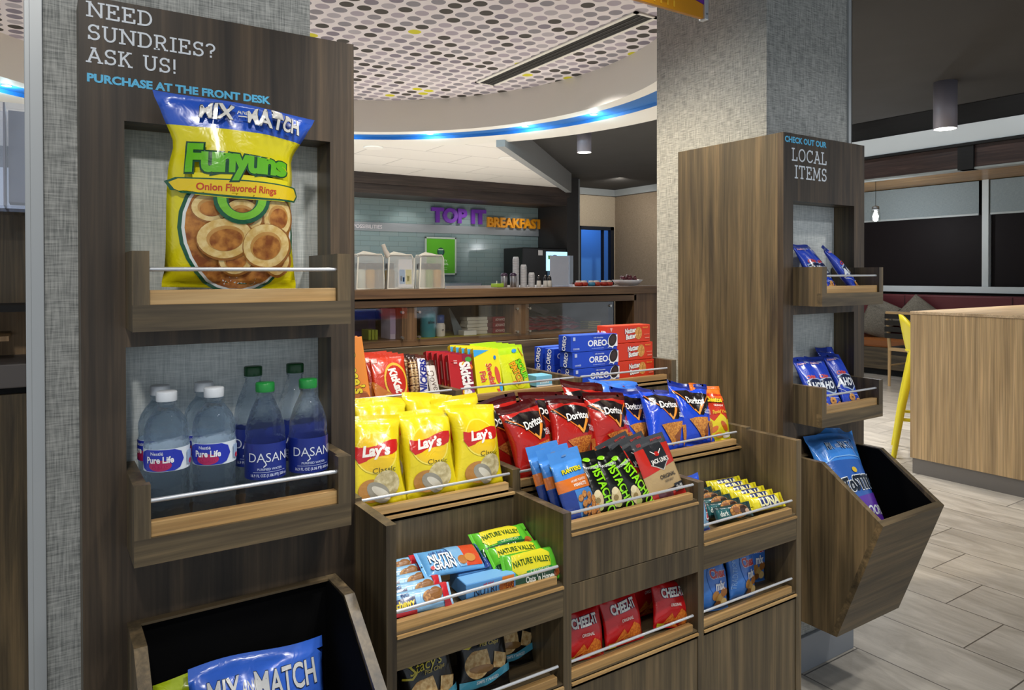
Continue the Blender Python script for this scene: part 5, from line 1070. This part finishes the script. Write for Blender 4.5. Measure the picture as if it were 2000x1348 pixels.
q = MB(); q.lathe([(.042, .148), (.042, .185), (.012, .2), (0, .2)], STEEL, 18); q.build('cap', t); q = MB(); q.tube([(0, 0, .2), (0, 0, .505)], .003, BLACKI, 6); q.build('cord', t)
for y in (2.2, 3.3, 4.4, 5.5): lamp('fill_bulkhead', 'SPOT', (7.75, y, 3.24), 7, .04, (.93, .97, 1), (8.46, y, 2.84), 110, .8)  # no fixtures here; spots added to brighten the pale bulkhead
lamp('fill_far_wall', 'SPOT', (8.0, 8.9, 2.86), 75, .06, (1, .93, .82), (8.9, 10.2, 1.6), 130, .8)  # added spot without a fitting, lightens the beige and taupe walls
lamp('lamp_jar', 'POINT', (8.757, 5.012, 1.9), 14, .04, (.95, .97, 1))

# ================================================================ SERVICE COUNTER BEHIND THE SNACK STAND
CW = wood('x', ('#5a4330', '#775a3e', '#94734f'), .4); CWZ = wood('z', ('#5a4330', '#775a3e', '#94734f'), .4)
t = SV = thing('service_counter', (1.5, 2.75, 0), 'wood service counter with glass fronted cubbies behind the snack stand', 'counter')
def sv(q, name, label=None): q.v = [(x-1.5, y-2.75, z) for x, y, z in q.v]; return q.build(name, SV, label=label)
q = MB(); q.box(.4, 2.50, 2.47, 3.15, 1.211, 1.2455, CW, .002); sv(q, 'counter_top')
q = MB(); q.box(.4, 2.34, 2.49, 2.51, 1.178, 1.205, CW, .001); sv(q, 'top_rail'); q = MB(); q.box(.4, 2.33, 2.52, 3.1, 1.19, 1.211, BLACKI); sv(q, 'shadow_gap_board')
q = MB(); q.box(2.325, 2.49, 2.49, 2.62, 0, 1.211, CWZ, .001); sv(q, 'end_post')
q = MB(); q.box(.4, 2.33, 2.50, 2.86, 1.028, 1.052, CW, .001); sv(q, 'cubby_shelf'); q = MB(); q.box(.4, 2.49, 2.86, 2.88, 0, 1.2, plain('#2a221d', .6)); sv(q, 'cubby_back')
q = MB(); q.box(.4, 2.33, 2.51, 2.53, 0, .985, CWZ); sv(q, 'front_panel')
for x0, x1 in ((1.150, 1.212), (1.66, 1.735)):
    q = MB(); q.box(x0, x1, 2.50, 2.86, 1.052, 1.19, CWZ, .001); sv(q, 'cubby_divider')
CHROME = plain('#c8c4bd', .2, .9)
for x0, x1 in ((.62, 1.168), (1.198, 1.690), (1.712, 2.20)):
    q = MB(); q.box(x0, x1, 2.492, 2.496, 1.045, 1.176, PANE); g = sv(q, 'glass_panel', 'clear glass front')
    for xx in (x0+.02, x1-.02):
        for zz in (1.062, 1.158): q = MB(); q.tube([(xx, 2.486, zz), (xx, 2.500, zz)], .0055, CHROME, 10); q.v = [(x-1.5, y-2.75, z) for x, y, z in q.v]; q.build('glass_clip', g)
# things in the cubbies
def simple(name, build, loc, label, cat, group=None, rot=None):
    q = MB(); build(q); o = q.build(name, None, loc, rot); return tag(o, label, cat, group)
t = thing('purple_box', (1.03, 2.66, 1.0525), 'dark purple box in the left cubby', 'box'); q = MB(); q.box(-.10, .08, 0, .08, 0, .115, plain('#3a2a5e', .5), .001); q.build('carton', t); q = MB(); q.box(-.05, .05, -.0008, 0, .03, .09, plain('#241c40', .4)); q.build('printed_window', t)
for i in range(3): simple('green_booklet', lambda q: q.box(0, .011, 0, .07, 0, .038, card('#8f9c2c'), .001), (1.046+.0135*i, 2.575, 1.0525), ('lime booklet at the left in the left cubby', 'lime booklet in the middle of three in the left cubby', 'lime booklet at the right of three in the left cubby')[i], 'booklet', 'lime booklets in the left cubby')
simple('white_booklet', lambda q: (q.box(0, .022, 0, .09, 0, .118, card('#cfc4d4'), .001), q.box(-.0004, .0224, -.0005, 0, .02, .1, card('#b9a8c4'))), (1.140-.012, 2.56, 1.0525), 'tall pale booklet upright beside the first divider of the counter', 'booklet')
t = thing('teal_bottle', (1.299, 2.58, 1.0525), 'teal toiletry bottle with dark lettering in the middle cubby', 'bottle'); q = MB(); q.lathe([(.029, 0), (.031, .004), (.031, .092), (.027, .103), (.012, .106), (.012, .115), (0, .115)], plain('#3f8f9c', .35), 24); q.build('bottle_body', t); q = MB(); q.lathe([(.02, .103), (.02, .118), (0, .119)], plain('#35707c', .4), 20); q.build('cap', t)
q = MB(); flat_text(q, 'aloe', 0, -.0318, .055, .012, plain('#16303a', .4), .03, .02, 'c'); q.build('lettering', t)
t = thing('small_bottle', (1.353, 2.575, 1.0525), 'small white bottle with a blue cap beside the teal bottle', 'bottle'); q = MB(); q.lathe([(.017, 0), (.0185, .003), (.0185, .045), (.014, .055), (0, .056)], plain('#d9d4c8', .4), 20); q.build('bottle_body', t); q = MB(); q.lathe([(.014, .053), (.0155, .056), (.0155, .086), (0, .088)], plain('#2f4f8e', .35), 20); q.build('cap', t); q = MB(); flat_text(q, 'g', 0, -.0192, .02, .014, plain('#5a5a60', .4), None, .02, 'c'); q.build('lettering', t)
for i in range(5): simple('white_carton', lambda q: q.box(0, .098, 0, .06, 0, .0135, card('#d8d5c4'), .001), (1.482+.003*(i % 2), 2.585, 1.0525+.0145*i), 'flat cream carton, %s in its stack in the middle cubby' % ('lowest', 'second from the bottom', 'third from the bottom', 'fourth from the bottom', 'topmost')[i], 'carton', 'cream cartons in the middle cubby')
simple('white_tray', lambda q: q.box(0, .06, 0, .05, 0, .02, card('#cfd2cc'), .002), (1.445, 2.545, 1.0525), 'low white tray in front of the cream carton stack', 'tray')
for i in range(3):
    q = MB(); q.box(0, .135, 0, .05, 0, .0225, card('#8e1f28'), .001); flat_text(q, 'ADVANCED', .012, -.0006, .006, .010, card('#e4d4cc'), .055, .02); q.box(.08, .13, -.0006, 0, .004, .018, card('#5c1620'))
    tag(q.build('red_carton', None, (1.601, 2.575, 1.0525+.0235*i)), 'dark red medicine carton, %s of three in the middle cubby' % ('lowest', 'middle', 'topmost')[i], 'carton', 'dark red cartons in the middle cubby')
simple('grey_carton', lambda q: q.box(0, .09, 0, .05, 0, .024, card('#6a6d70'), .001), (1.61, 2.64, 1.0525+.071), 'grey carton on a shelf edge above the dark red cartons', 'carton').location = (1.61, 2.64, 1.0525)
simple('folded_card', lambda q: q.prism([(0, 0), (.05, .0), (-.02, .11), (-.026, .108)], 0, .003, plain('#5f6a6e', .3), 'y'), (1.43, 2.60, 1.0525), 'grey folded card leaning in the middle cubby', 'card')
simple('yellow_mat', lambda q: q.box(-.26, .23, .02, .3, 0, .0006, plain('#8f8420', .5)), (1.44, 2.50, 1.0521), 'olive yellow shelf liner in the middle cubby', 'shelf liner')
pk = bag_mesh('flat_packet', .085, .075, .014, '#8f2030', [('r', -.4, .3, .4, .6, '#c8b0b4'), ('r', -.3, .7, .3, .8, '#3a1a24')], seal=(.05, .05), seed=141, wr=.6)
n = 0; words = ('far left', 'second along', 'third along', 'fourth along', 'fifth along')
for i in range(5):
    for j in range(3):
        o = put('flat_packet', pk, (1.80+.058*i, 2.55+.014*j, 1.062+.0165*j), (-80, (-6, 4, 8)[j], (5, -12, 9)[j]+5*i), 'dark red flat packet, %s, %s of its pile in the right cubby' % (words[i], ('bottom', 'middle', 'top')[j]), 'packet', 'dark red packets in the right cubby')
for j in range(4): simple('yellow_packet', lambda q: q.box(0, .075, 0, .06, 0, .006, card('#b9ad5a'), .001), (2.105+.004*(j % 2), 2.56, 1.0525+.0085*j), 'pale yellow flat packet, %s of its pile at the right of the right cubby' % ('lowest', 'second', 'third', 'topmost')[j], 'packet', 'yellow packets in the right cubby')
simple('blue_leaflet', lambda q: (q.box(0, .15, 0, .006, 0, .125, card('#6fb6e0'), .001), q.box(.02, .13, -.0006, 0, .04, .11, card('#a8d4ea'))), (1.75, 2.80, 1.0525), 'light blue leaflet standing at the back of the right cubby', 'leaflet')
simple('dark_folder', lambda q: q.prism([(0, 0), (.09, -.03), (.12, -.012), (.03, .02)], 0, .1, plain('#3a3436', .4), 'y'), (1.80, 2.60, 1.150), 'dark folder lying across the red packets', 'folder')

# on the counter top
ZC = 1.2457
def gift(x, label, tags):
    t = thing('gift_bag', (x, 2.60, ZC), label, 'gift bag', 'clear vinyl gift bags')
    q = MB()
    pr = [(-.056, 0), (-.050, .122), (-.044, .133), (.044, .133), (.050, .122), (.056, 0)]
    q.prism(pr, -.026, .026, HAZY, 'y'); q.build('vinyl_pouch', t, label='clear vinyl pouch')
    q = MB(); W_ = plain('#ece9dd', .45)
    for yy in (-.027, .027): q.tube([(a, yy, b) for a, b in pr]+[(-.055, yy, .001)], .0028, W_, 6)
    q.tube([(-.045, 0, .128), (-.02, -.004, .137), (.01, .003, .134), (.045, 0, .129)], [.006, .009, .008, .005], W_, 8); q.build('white_piping', t)
    for k, (xx, c, lid) in enumerate(tags):
        b = MB(); b.lathe([(.018, .002), (.0195, .005), (.0195, .070), (.013, .077), (.013, .08)], plain(c, .25), 18, (xx, 0, 0)); jb = b.build('jar', t); b = MB(); b.lathe([(.0168, .078), (.0172, .082), (.0172, .100), (0, .101)], plain(lid, .4), 18, (xx, 0, 0)); b.build('jar_lid', jb)
    return t
gift(1.055, 'clear gift bag with amber jars partly behind the near panel', ((-.03, '#dfe4d4', '#1c1a1a'), (.008, '#c99b2e', '#2a2422'), (.042, '#7a6a48', '#17171a')))
t = gift(1.18, 'clear gift bag with a blue and yellow picture card and twisted handle', ((-.036, '#7d6b42', '#17171a'),))
q = MB(); q.box(-.01, .05, -.0245, -.0235, .008, .115, card('#ecebf0')); q.box(-.006, .017, -.0255, -.0245, .02, .075, card('#5fa4d8')); q.box(.021, .046, -.0255, -.0245, .018, .075, card('#d8cf4a')); q.box(-.003, .006, -.026, -.0255, .03, .05, card('#dfe8f2')); q.box(.008, .015, -.026, -.0255, .028, .045, card('#2f6aa8')); q.box(.026, .036, -.026, -.0255, .03, .05, card('#efe8b0')); q.build('picture_card', t, label='white picture card')
q = MB(); q.tube([(-.045, -.01, .125), (-.06, -.012, .15), (-.068, -.012, .172)], [.012, .009, .008], plain('#e6ddd0', .5), 8); q.build('handle', t)
gift(1.315, 'clear gift bag with green and amber jars, rightmost on the counter', ((-.036, '#d8d6c4', '#3a3a3c'), (-.002, '#8fa85a', '#1c1c1e'), (.034, '#c9982a', '#1c1c1e')))
t = thing('sign_holder', (2.005, 2.63, ZC), 'upright acrylic sign holder seen from its blank side on the counter', 'sign holder')
q = MB(); q.box(-.062, .05, 0, .004, 0, .142, ACRYL); q.box(-.062, .072, 0, .05, 0, .004, ACRYL); q.build('acrylic_frame', t); q = MB(); q.box(-.06, .046, .0045, .006, .004, .14, plain('#d8cdc4', .6)); q.build('paper_insert', t, label='pale paper insert'); q = MB(); q.box(.052, .07, 0, .05, 0, .142, ACRYL); q.build('side_panel', t)
sh = None
for i, x in enumerate((1.872, 1.908, 1.931)):
    if sh is None:
        sh = t = thing('shaker', (x, 2.62, ZC), 'small white shaker with a black top, left of the sign holder', 'shaker', 'white shakers on the counter')
        q = MB(); q.lathe([(.010, 0), (.011, .002), (.0095, .026), (.009, .028)], plain('#e8e6e0', .3), 16); q.build('shaker_body', t); q = MB(); q.lathe([(.0095, .028), (.008, .042), (.003, .048), (0, .048)], plain('#1c1a1c', .3), 16); q.build('black_top', t); q = MB(); q.lathe([(.003, .046), (.003, .052), (0, .053)], CHROME, 10); q.build('tip', t)
    else: dup(sh, (x, 2.62, ZC), ('', 'white shaker in the middle of three on the counter', 'white shaker touching the sign holder')[i])
cols_ = ['#c8402c', '#c23a28', '#4a9cc8', '#d24a34', '#bf3626', '#c84030']
for i in range(6):
    t = thing('creamer_tub', (2.098+.0385*i, 2.62+.006*(i % 2), ZC), 'small %s creamer tub, %s of the row right of the sign holder' % ('blue' if i == 2 else 'red', ('first', 'second', 'third', 'fourth', 'fifth', 'last')[i]), 'creamer tub', 'creamer tubs on the counter')
    q = MB(); q.lathe([(.013, 0), (.0185, .002), (.0185, .017), (.012, .018)], plain(cols_[i], .4), 16); q.build('tub', t); q = MB(); q.lathe([(.013, .018), (.0135, .026), (0, .027)], plain('#ece6e2', .4), 16); q.build('lid', t)
t = thing('fruit_bowl', (2.402, 2.62, ZC), 'white bowl of dark red grapes at the right end of the counter', 'bowl'); q = MB(); q.lathe([(.045, .001), (.062, .012), (.075, .028), (.072, .028), (.058, .013), (0, .008)], plain('#e8e8ec', .25), 32); q.build('bowl', t)
rg = random.Random(3); q = MB()
for i in range(26):
    a = rg.uniform(0, 2*PI); rr = rg.uniform(0, .045); q.sphere((rr*math.cos(a)*1.1, rr*math.sin(a)*.7, .026+rg.uniform(0, .018)*(1-rr*12)+.004), .0085, plain('#5a1422', .3), 10, 7)
o = q.build('grapes', None, (2.402, 2.62, ZC)); tag(o, 'dark red grapes heaped in the white bowl', 'grapes', None, 'stuff')
simple('green_tray', lambda q: (q.box(0, .036, 0, .05, 0, .016, plain('#a9cf3a', .4), .002), q.box(.004, .008, .01, .012, .016, .028, WHITE)), (1.650, 2.62, ZC), 'small lime green tray on the counter in front of the steel tumblers', 'tray')
tm = None
for i, x in enumerate((1.700, 1.747)):
    if tm is None:
        tm = t = thing('steel_tumbler', (x, 2.64, ZC), 'steel tumbler with a purple lid, left one', 'tumbler', 'steel tumblers'); q = MB(); q.lathe([(.0125, 0), (.0135, .002), (.0150, .048), (.014, .05)], plain('#a8a6a8', .25, .8), 20); q.build('tumbler_body', t); q = MB(); q.lathe([(.0155, .049), (.0155, .056), (.008, .062), (0, .062)], plain('#3a2440', .4), 20); q.build('lid', t)
    else: dup(tm, (x, 2.64, ZC), 'steel tumbler with a purple lid, right one beside the cup stacks')
for i, (x, y, hh) in enumerate(((1.775, 2.66, .128), (1.796, 2.63, .092), (1.825, 2.61, .058))):
    t = thing('cup_stack', (x, y, ZC), ('tallest stack of white paper cups beside the black machine', 'middle stack of white paper cups', 'shortest stack of white paper cups')[i], 'cup stack', 'stacks of paper cups')
    n_ = int(hh/.007); q = MB()
    for k in range(n_): q.lathe([(.0148, .007*k), (.0155, .007*k+.001), (.0135-.0010*k/n_, .007*k+.0069)], plain('#d6d8dc', .5), 18)
    q.lathe([(.0140, n_*.007), (.0105, n_*.007+.008), (0, n_*.007+.008)], plain('#d6d8dc', .5), 18); q.build('cups', t)

# ================================================================ BREAKFAST WALL
t = thing('back_counter', (4.2, 9.5, 0), 'breakfast counter along the tiled wall', 'counter'); q = MB(); q.box(-2.6, 2.86, -.38, .38, .86, .92, plain('#3c3a3a', .3), .004); q.build('worktop', t); q = MB(); q.box(-2.6, 2.86, -.34, .38, 0, .86, DARKW); q.build('cabinet', t)
t = thing('griddle', (5.15, 9.45, .92), 'long dark steel warmer on the breakfast counter', 'warmer'); q = MB(); q.box(-.42, .38, -.2, .2, 0, .20, plain('#26282c', .3, .3), .01); q.build('base', t); q = MB(); q.box(-.44, .40, -.22, .22, .20, .26, plain('#77808a', .25, .6), .012); q.build('lid', t)
t = thing('coffee_machine', (6.62, 9.35, .92), 'black drinks machine with a small lit screen on the breakfast counter', 'drinks machine')
q = MB(); q.box(-.42, .43, -.25, .3, 0, .80, plain('#121214', .35), .015); q.build('body', t); q = MB(); q.box(.02, .43, -.262, -.25, .44, .74, plain('#9fd0ea', .3, emit=1.1), .003); s = q.build('screen', t, label='lit pale blue screen')
q = MB(); q.lathe([(0, 0), (.09, 0), (.09, .004), (0, .004)], plain('#4a3aa0', .4), 20); q.v = [(a+.18, -.264-c, b+.60) for a, b, c in q.v]; q.box(.05, .12, -.266, -.2635, .62, .68, plain('#6ab05a', .4)); q.build('screen_graphic', s)
q = MB(); q.box(-.13, -.05, -.256, -.25, .68, .76, plain('#c9c9cc', .4)); q.build('badge', t); q = MB(); q.box(.04, .42, -.29, -.25, .36, .43, plain('#4a6a86', .3), .006); q.build('dispenser', t)
t = thing('poster', (5.19, 9.865, 1.30), 'green framed oatmeal poster leaning on the tiled wall', 'poster'); q = MB()
for b in ((-.27, .27, 0, .025), (-.27, .27, .555, .58), (-.27, -.245, 0, .58), (.245, .27, 0, .58)): q.box(b[0], b[1], -.012, .012, b[2], b[3], plain('#b9c6bc', .4), .002)
q.build('frame', t); q = MB(); q.box(-.245, .245, -.004, .004, .025, .555, plain('#58b01e', .5)); q.build('sheet', t, label='green printed sheet')
q = MB(); vs_ = art_shapes([('e', 0, .5, .13, .13, '#123a3a'), ('r', -.08, .44, .08, .56, '#2f6a5a'), ('r', -.09, .55, .09, .58, '#c8d8c8'), ('t', 'HEARTY', .05, .24, .06, '#d8ecd0', {'bold': .02}), ('t', 'OATMEAL', .05, .15, .06, '#d8ecd0', {'bold': .02}), ('r', -.12, .03, .22, .045, '#a8d890'), ('r', -.12, -.02, .22, -.005, '#a8d890')], .49, .53)
decal(q, vs_, lambda x, z, o: (x, -.0045-o, z+.09), lambda c: plain(c, .5), 1); q.build('print', t)
t = thing('wall_sign', (5.03, 9.88, 2.12), 'purple and orange TOP IT BREAKFAST lettering on the tiled wall', 'wall sign')
q = MB(); flat_text(q, 'TOP IT', 0, 0, 0, .20, plain('#6a2ca0', .4, emit=.04), .97, .05, 'l', .04); q.build('purple_lettering', t, label='large purple raised letters')
q = MB(); flat_text(q, 'BREAKFAST', 1.0, 0, -.045, .145, plain('#e0951c', .4, emit=.04), 1.08, .035, 'l', .04); q.build('orange_lettering', t, label='smaller orange raised letters')
t = thing('strip_lettering', (3.3, 9.884, 1.98), 'small white lettering on the grey strip of the tiled wall', 'lettering'); q = MB(); flat_text(q, 'ENDLESS POSSIBILITIES', .93, 0, 0, .052, plain('#d4d0d6', .5), None, .02, 'r', .006, 'x', 1.0); q.build('letters', t)
simple('dark_drape', lambda q: [q.tube([(0, .12*k, 0), (.01*(k % 2), .12*k, 2.7)], .062, plain('#2c2a22', .8), 10) for k in range(7)], (9.12, 7.3, 0), 'dark drape at the corner next to the far pillar', 'drape')

# ================================================================ SEATING AREA
t = thing('bar_counter', (5.4, 1.6, 0), 'light oak block counter at the right with a thin pale top', 'counter')
q = MB(); q.box(-.642, 1.4, -1.4, .888, .10, 1.038, BARW, .002); q.build('body', t); q = MB(); q.box(-.645, 1.41, -1.41, .890, 1.0385, 1.0565, BARX, .002); q.build('top', t); q = MB(); q.box(-.635, 1.38, -1.38, .875, 0, .10, plain('#7a7672', .4, .3)); q.build('toe_kick', t, label='grey metal toe kick')
# yellow stool
YEL = plain('#d6c81e', .4)
t = thing('bar_stool', (5.331, 2.659, 0), 'yellow moulded bar stool behind the oak counter', 'stool', None, (0, 0, -61.4))
for i, j in ((-1, -1), (1, -1), (-1, 1), (1, 1)): q = MB(); q.tube([(.22*i, .22*j, 0), (.165*i, .165*j, .37), (.095*i, .095*j, .74)], [.017, .024, .03], YEL, 12); q.build('leg', t)
q = MB(); k_ = .18; q.tube([(-k_, -k_, .27), (k_, -k_, .27), (k_, k_, .27), (-k_, k_, .27), (-k_, -k_, .27)], .012, YEL); q.build('footrest', t)
q = MB(); q.lathe([(0, .725), (.12, .73), (.150, .745), (.14, .765), (0, .755)], YEL, 28, (0, 0, 0)); q.build('seat', t)
vs = []; fs = []; n1, n2 = 20, 8
for off in (0, .016):
    for j in range(n2+1):
        for i in range(n1+1):
            w_ = -1+2*i/n1; a = R(180+88*w_); v = j/n2; r = .135+.055*v**.8-off
            vs.append((r*math.cos(a), r*math.sin(a), .73+v*.275*max(.04, (1-abs(w_)**2.6))))
W1 = n1+1; N1 = W1*(n2+1)
for j in range(n2):
    for i in range(n1):
        q0 = (j*W1+i, j*W1+i+1, (j+1)*W1+i+1, (j+1)*W1+i); fs.append(q0); fs.append(tuple(N1+k for k in reversed(q0)))
for i in range(n1): k = n2*W1+i; fs.append((k, k+1, N1+k+1, N1+k))
q = MB(); q.add(vs, fs, YEL, True); q.build('backrest', t)
# banquette
RED = plain('#5a1a22', .6); TAN = plain('#9a5a24', .5)
t = thing('banquette', (9.3, 4.6, 0), 'dark red upholstered banquette with a tan seat under the windows', 'banquette')
q = MB(); q.box(.22, .40, -3.2, 2.6, .42, 1.03, RED, .02); q.build('back_cushion', t, label='dark red back cushion'); q = MB(); q.box(-.3, .25, -3.2, 2.6, .36, .47, TAN, .025); q.build('seat_cushion', t, label='tan seat cushion'); q = MB(); q.box(-.26, .4, -3.2, 2.6, .08, .355, WY); q.build('base', t); q = MB(); q.box(-.2, .4, -3.2, 2.6, 0, .08, BLACKI); q.build('plinth', t)
for y in (-2, -.8, .45, 1.6): q = MB(); q.box(.214, .222, y-.004, y+.004, .47, 1.02, plain('#35101a', .7)); q.build('seam', t)
PIL = linen('striped_pillow_cloth', '#4a4640', '#8f897c')
for (x, y, rx, rz, sc, lb) in ((9.30, 4.93, 38, 8, 1, 'grey striped pillow tilted on its corner against the red banquette'), (9.28, 5.36, 20, -6, 1, 'grey striped pillow half hidden behind the far panel'), (9.16, 5.28, 8, 30, .85, 'small grey pillow lying in front of the half hidden one')):
    me = bag_mesh('pillow', .44, .44, .16, PIL, [], seal=(.001, .001), seed=151, wr=.1, narrow=-.0, matf=lambda c: c, puff=.5)
    o = put('pillow', me, (x, y, .475 if sc == 1 else .475), (-14, 0, -90), lb, 'pillow', 'grey pillows'); o.scale = (sc, sc, sc)
    o.rotation_euler = Euler((R(-14), R(rx if sc == 1 else 20), R(-90+rz)))
    o.location.z = .47+.22*math.sin(R(abs(rx)))*sc*.75
# woven chair
OAK = plain('#c9a878', .5); STRAP = plain('#17130f', .7)
t = thing('woven_chair', (8.28, 4.36, 0), 'pale wood chair with a black strap back standing before the banquette', 'chair')
for x, y, z1, lx in ((-.06, .19, .86, -.03), (-.06, -.19, .86, -.03), (.36, .19, .44, 0), (.36, -.19, .44, 0)): q = MB(); q.tube([(x+.02, y, 0), (x+.03, y, .44), (x+lx, y, z1)], [.015, .02, .018], OAK, 10); q.build('leg', t)
q = MB(); q.box(-.05, .38, -.2, .2, .41, .45, OAK, .006); q.build('seat_frame', t)
q = MB()
for k in range(5): q.box(-.04, .37, -.19+.08*k, -.135+.08*k, .448, .456, STRAP)
for k in range(5): q.box(-.03+.08*k, .025+.08*k, -.205, .205, .36, .455, STRAP)
q.build('seat_straps', t, label='black seat straps')
q = MB()
for k in range(4): q.box(-.105, -.075+.0, -.21, .21, .56+.075*k, .615+.075*k, STRAP)
q.build('back_straps', t, label='black back straps'); q = MB(); q.box(-.105, -.07, -.2, .2, .83, .87, OAK, .006); q.build('top_rail', t); q = MB(); q.tube([(-.03, .19, .24), (.37, .19, .24)], .01, OAK); q.tube([(-.03, -.19, .24), (.37, -.19, .24)], .01, OAK); q.build('stretcher', t)
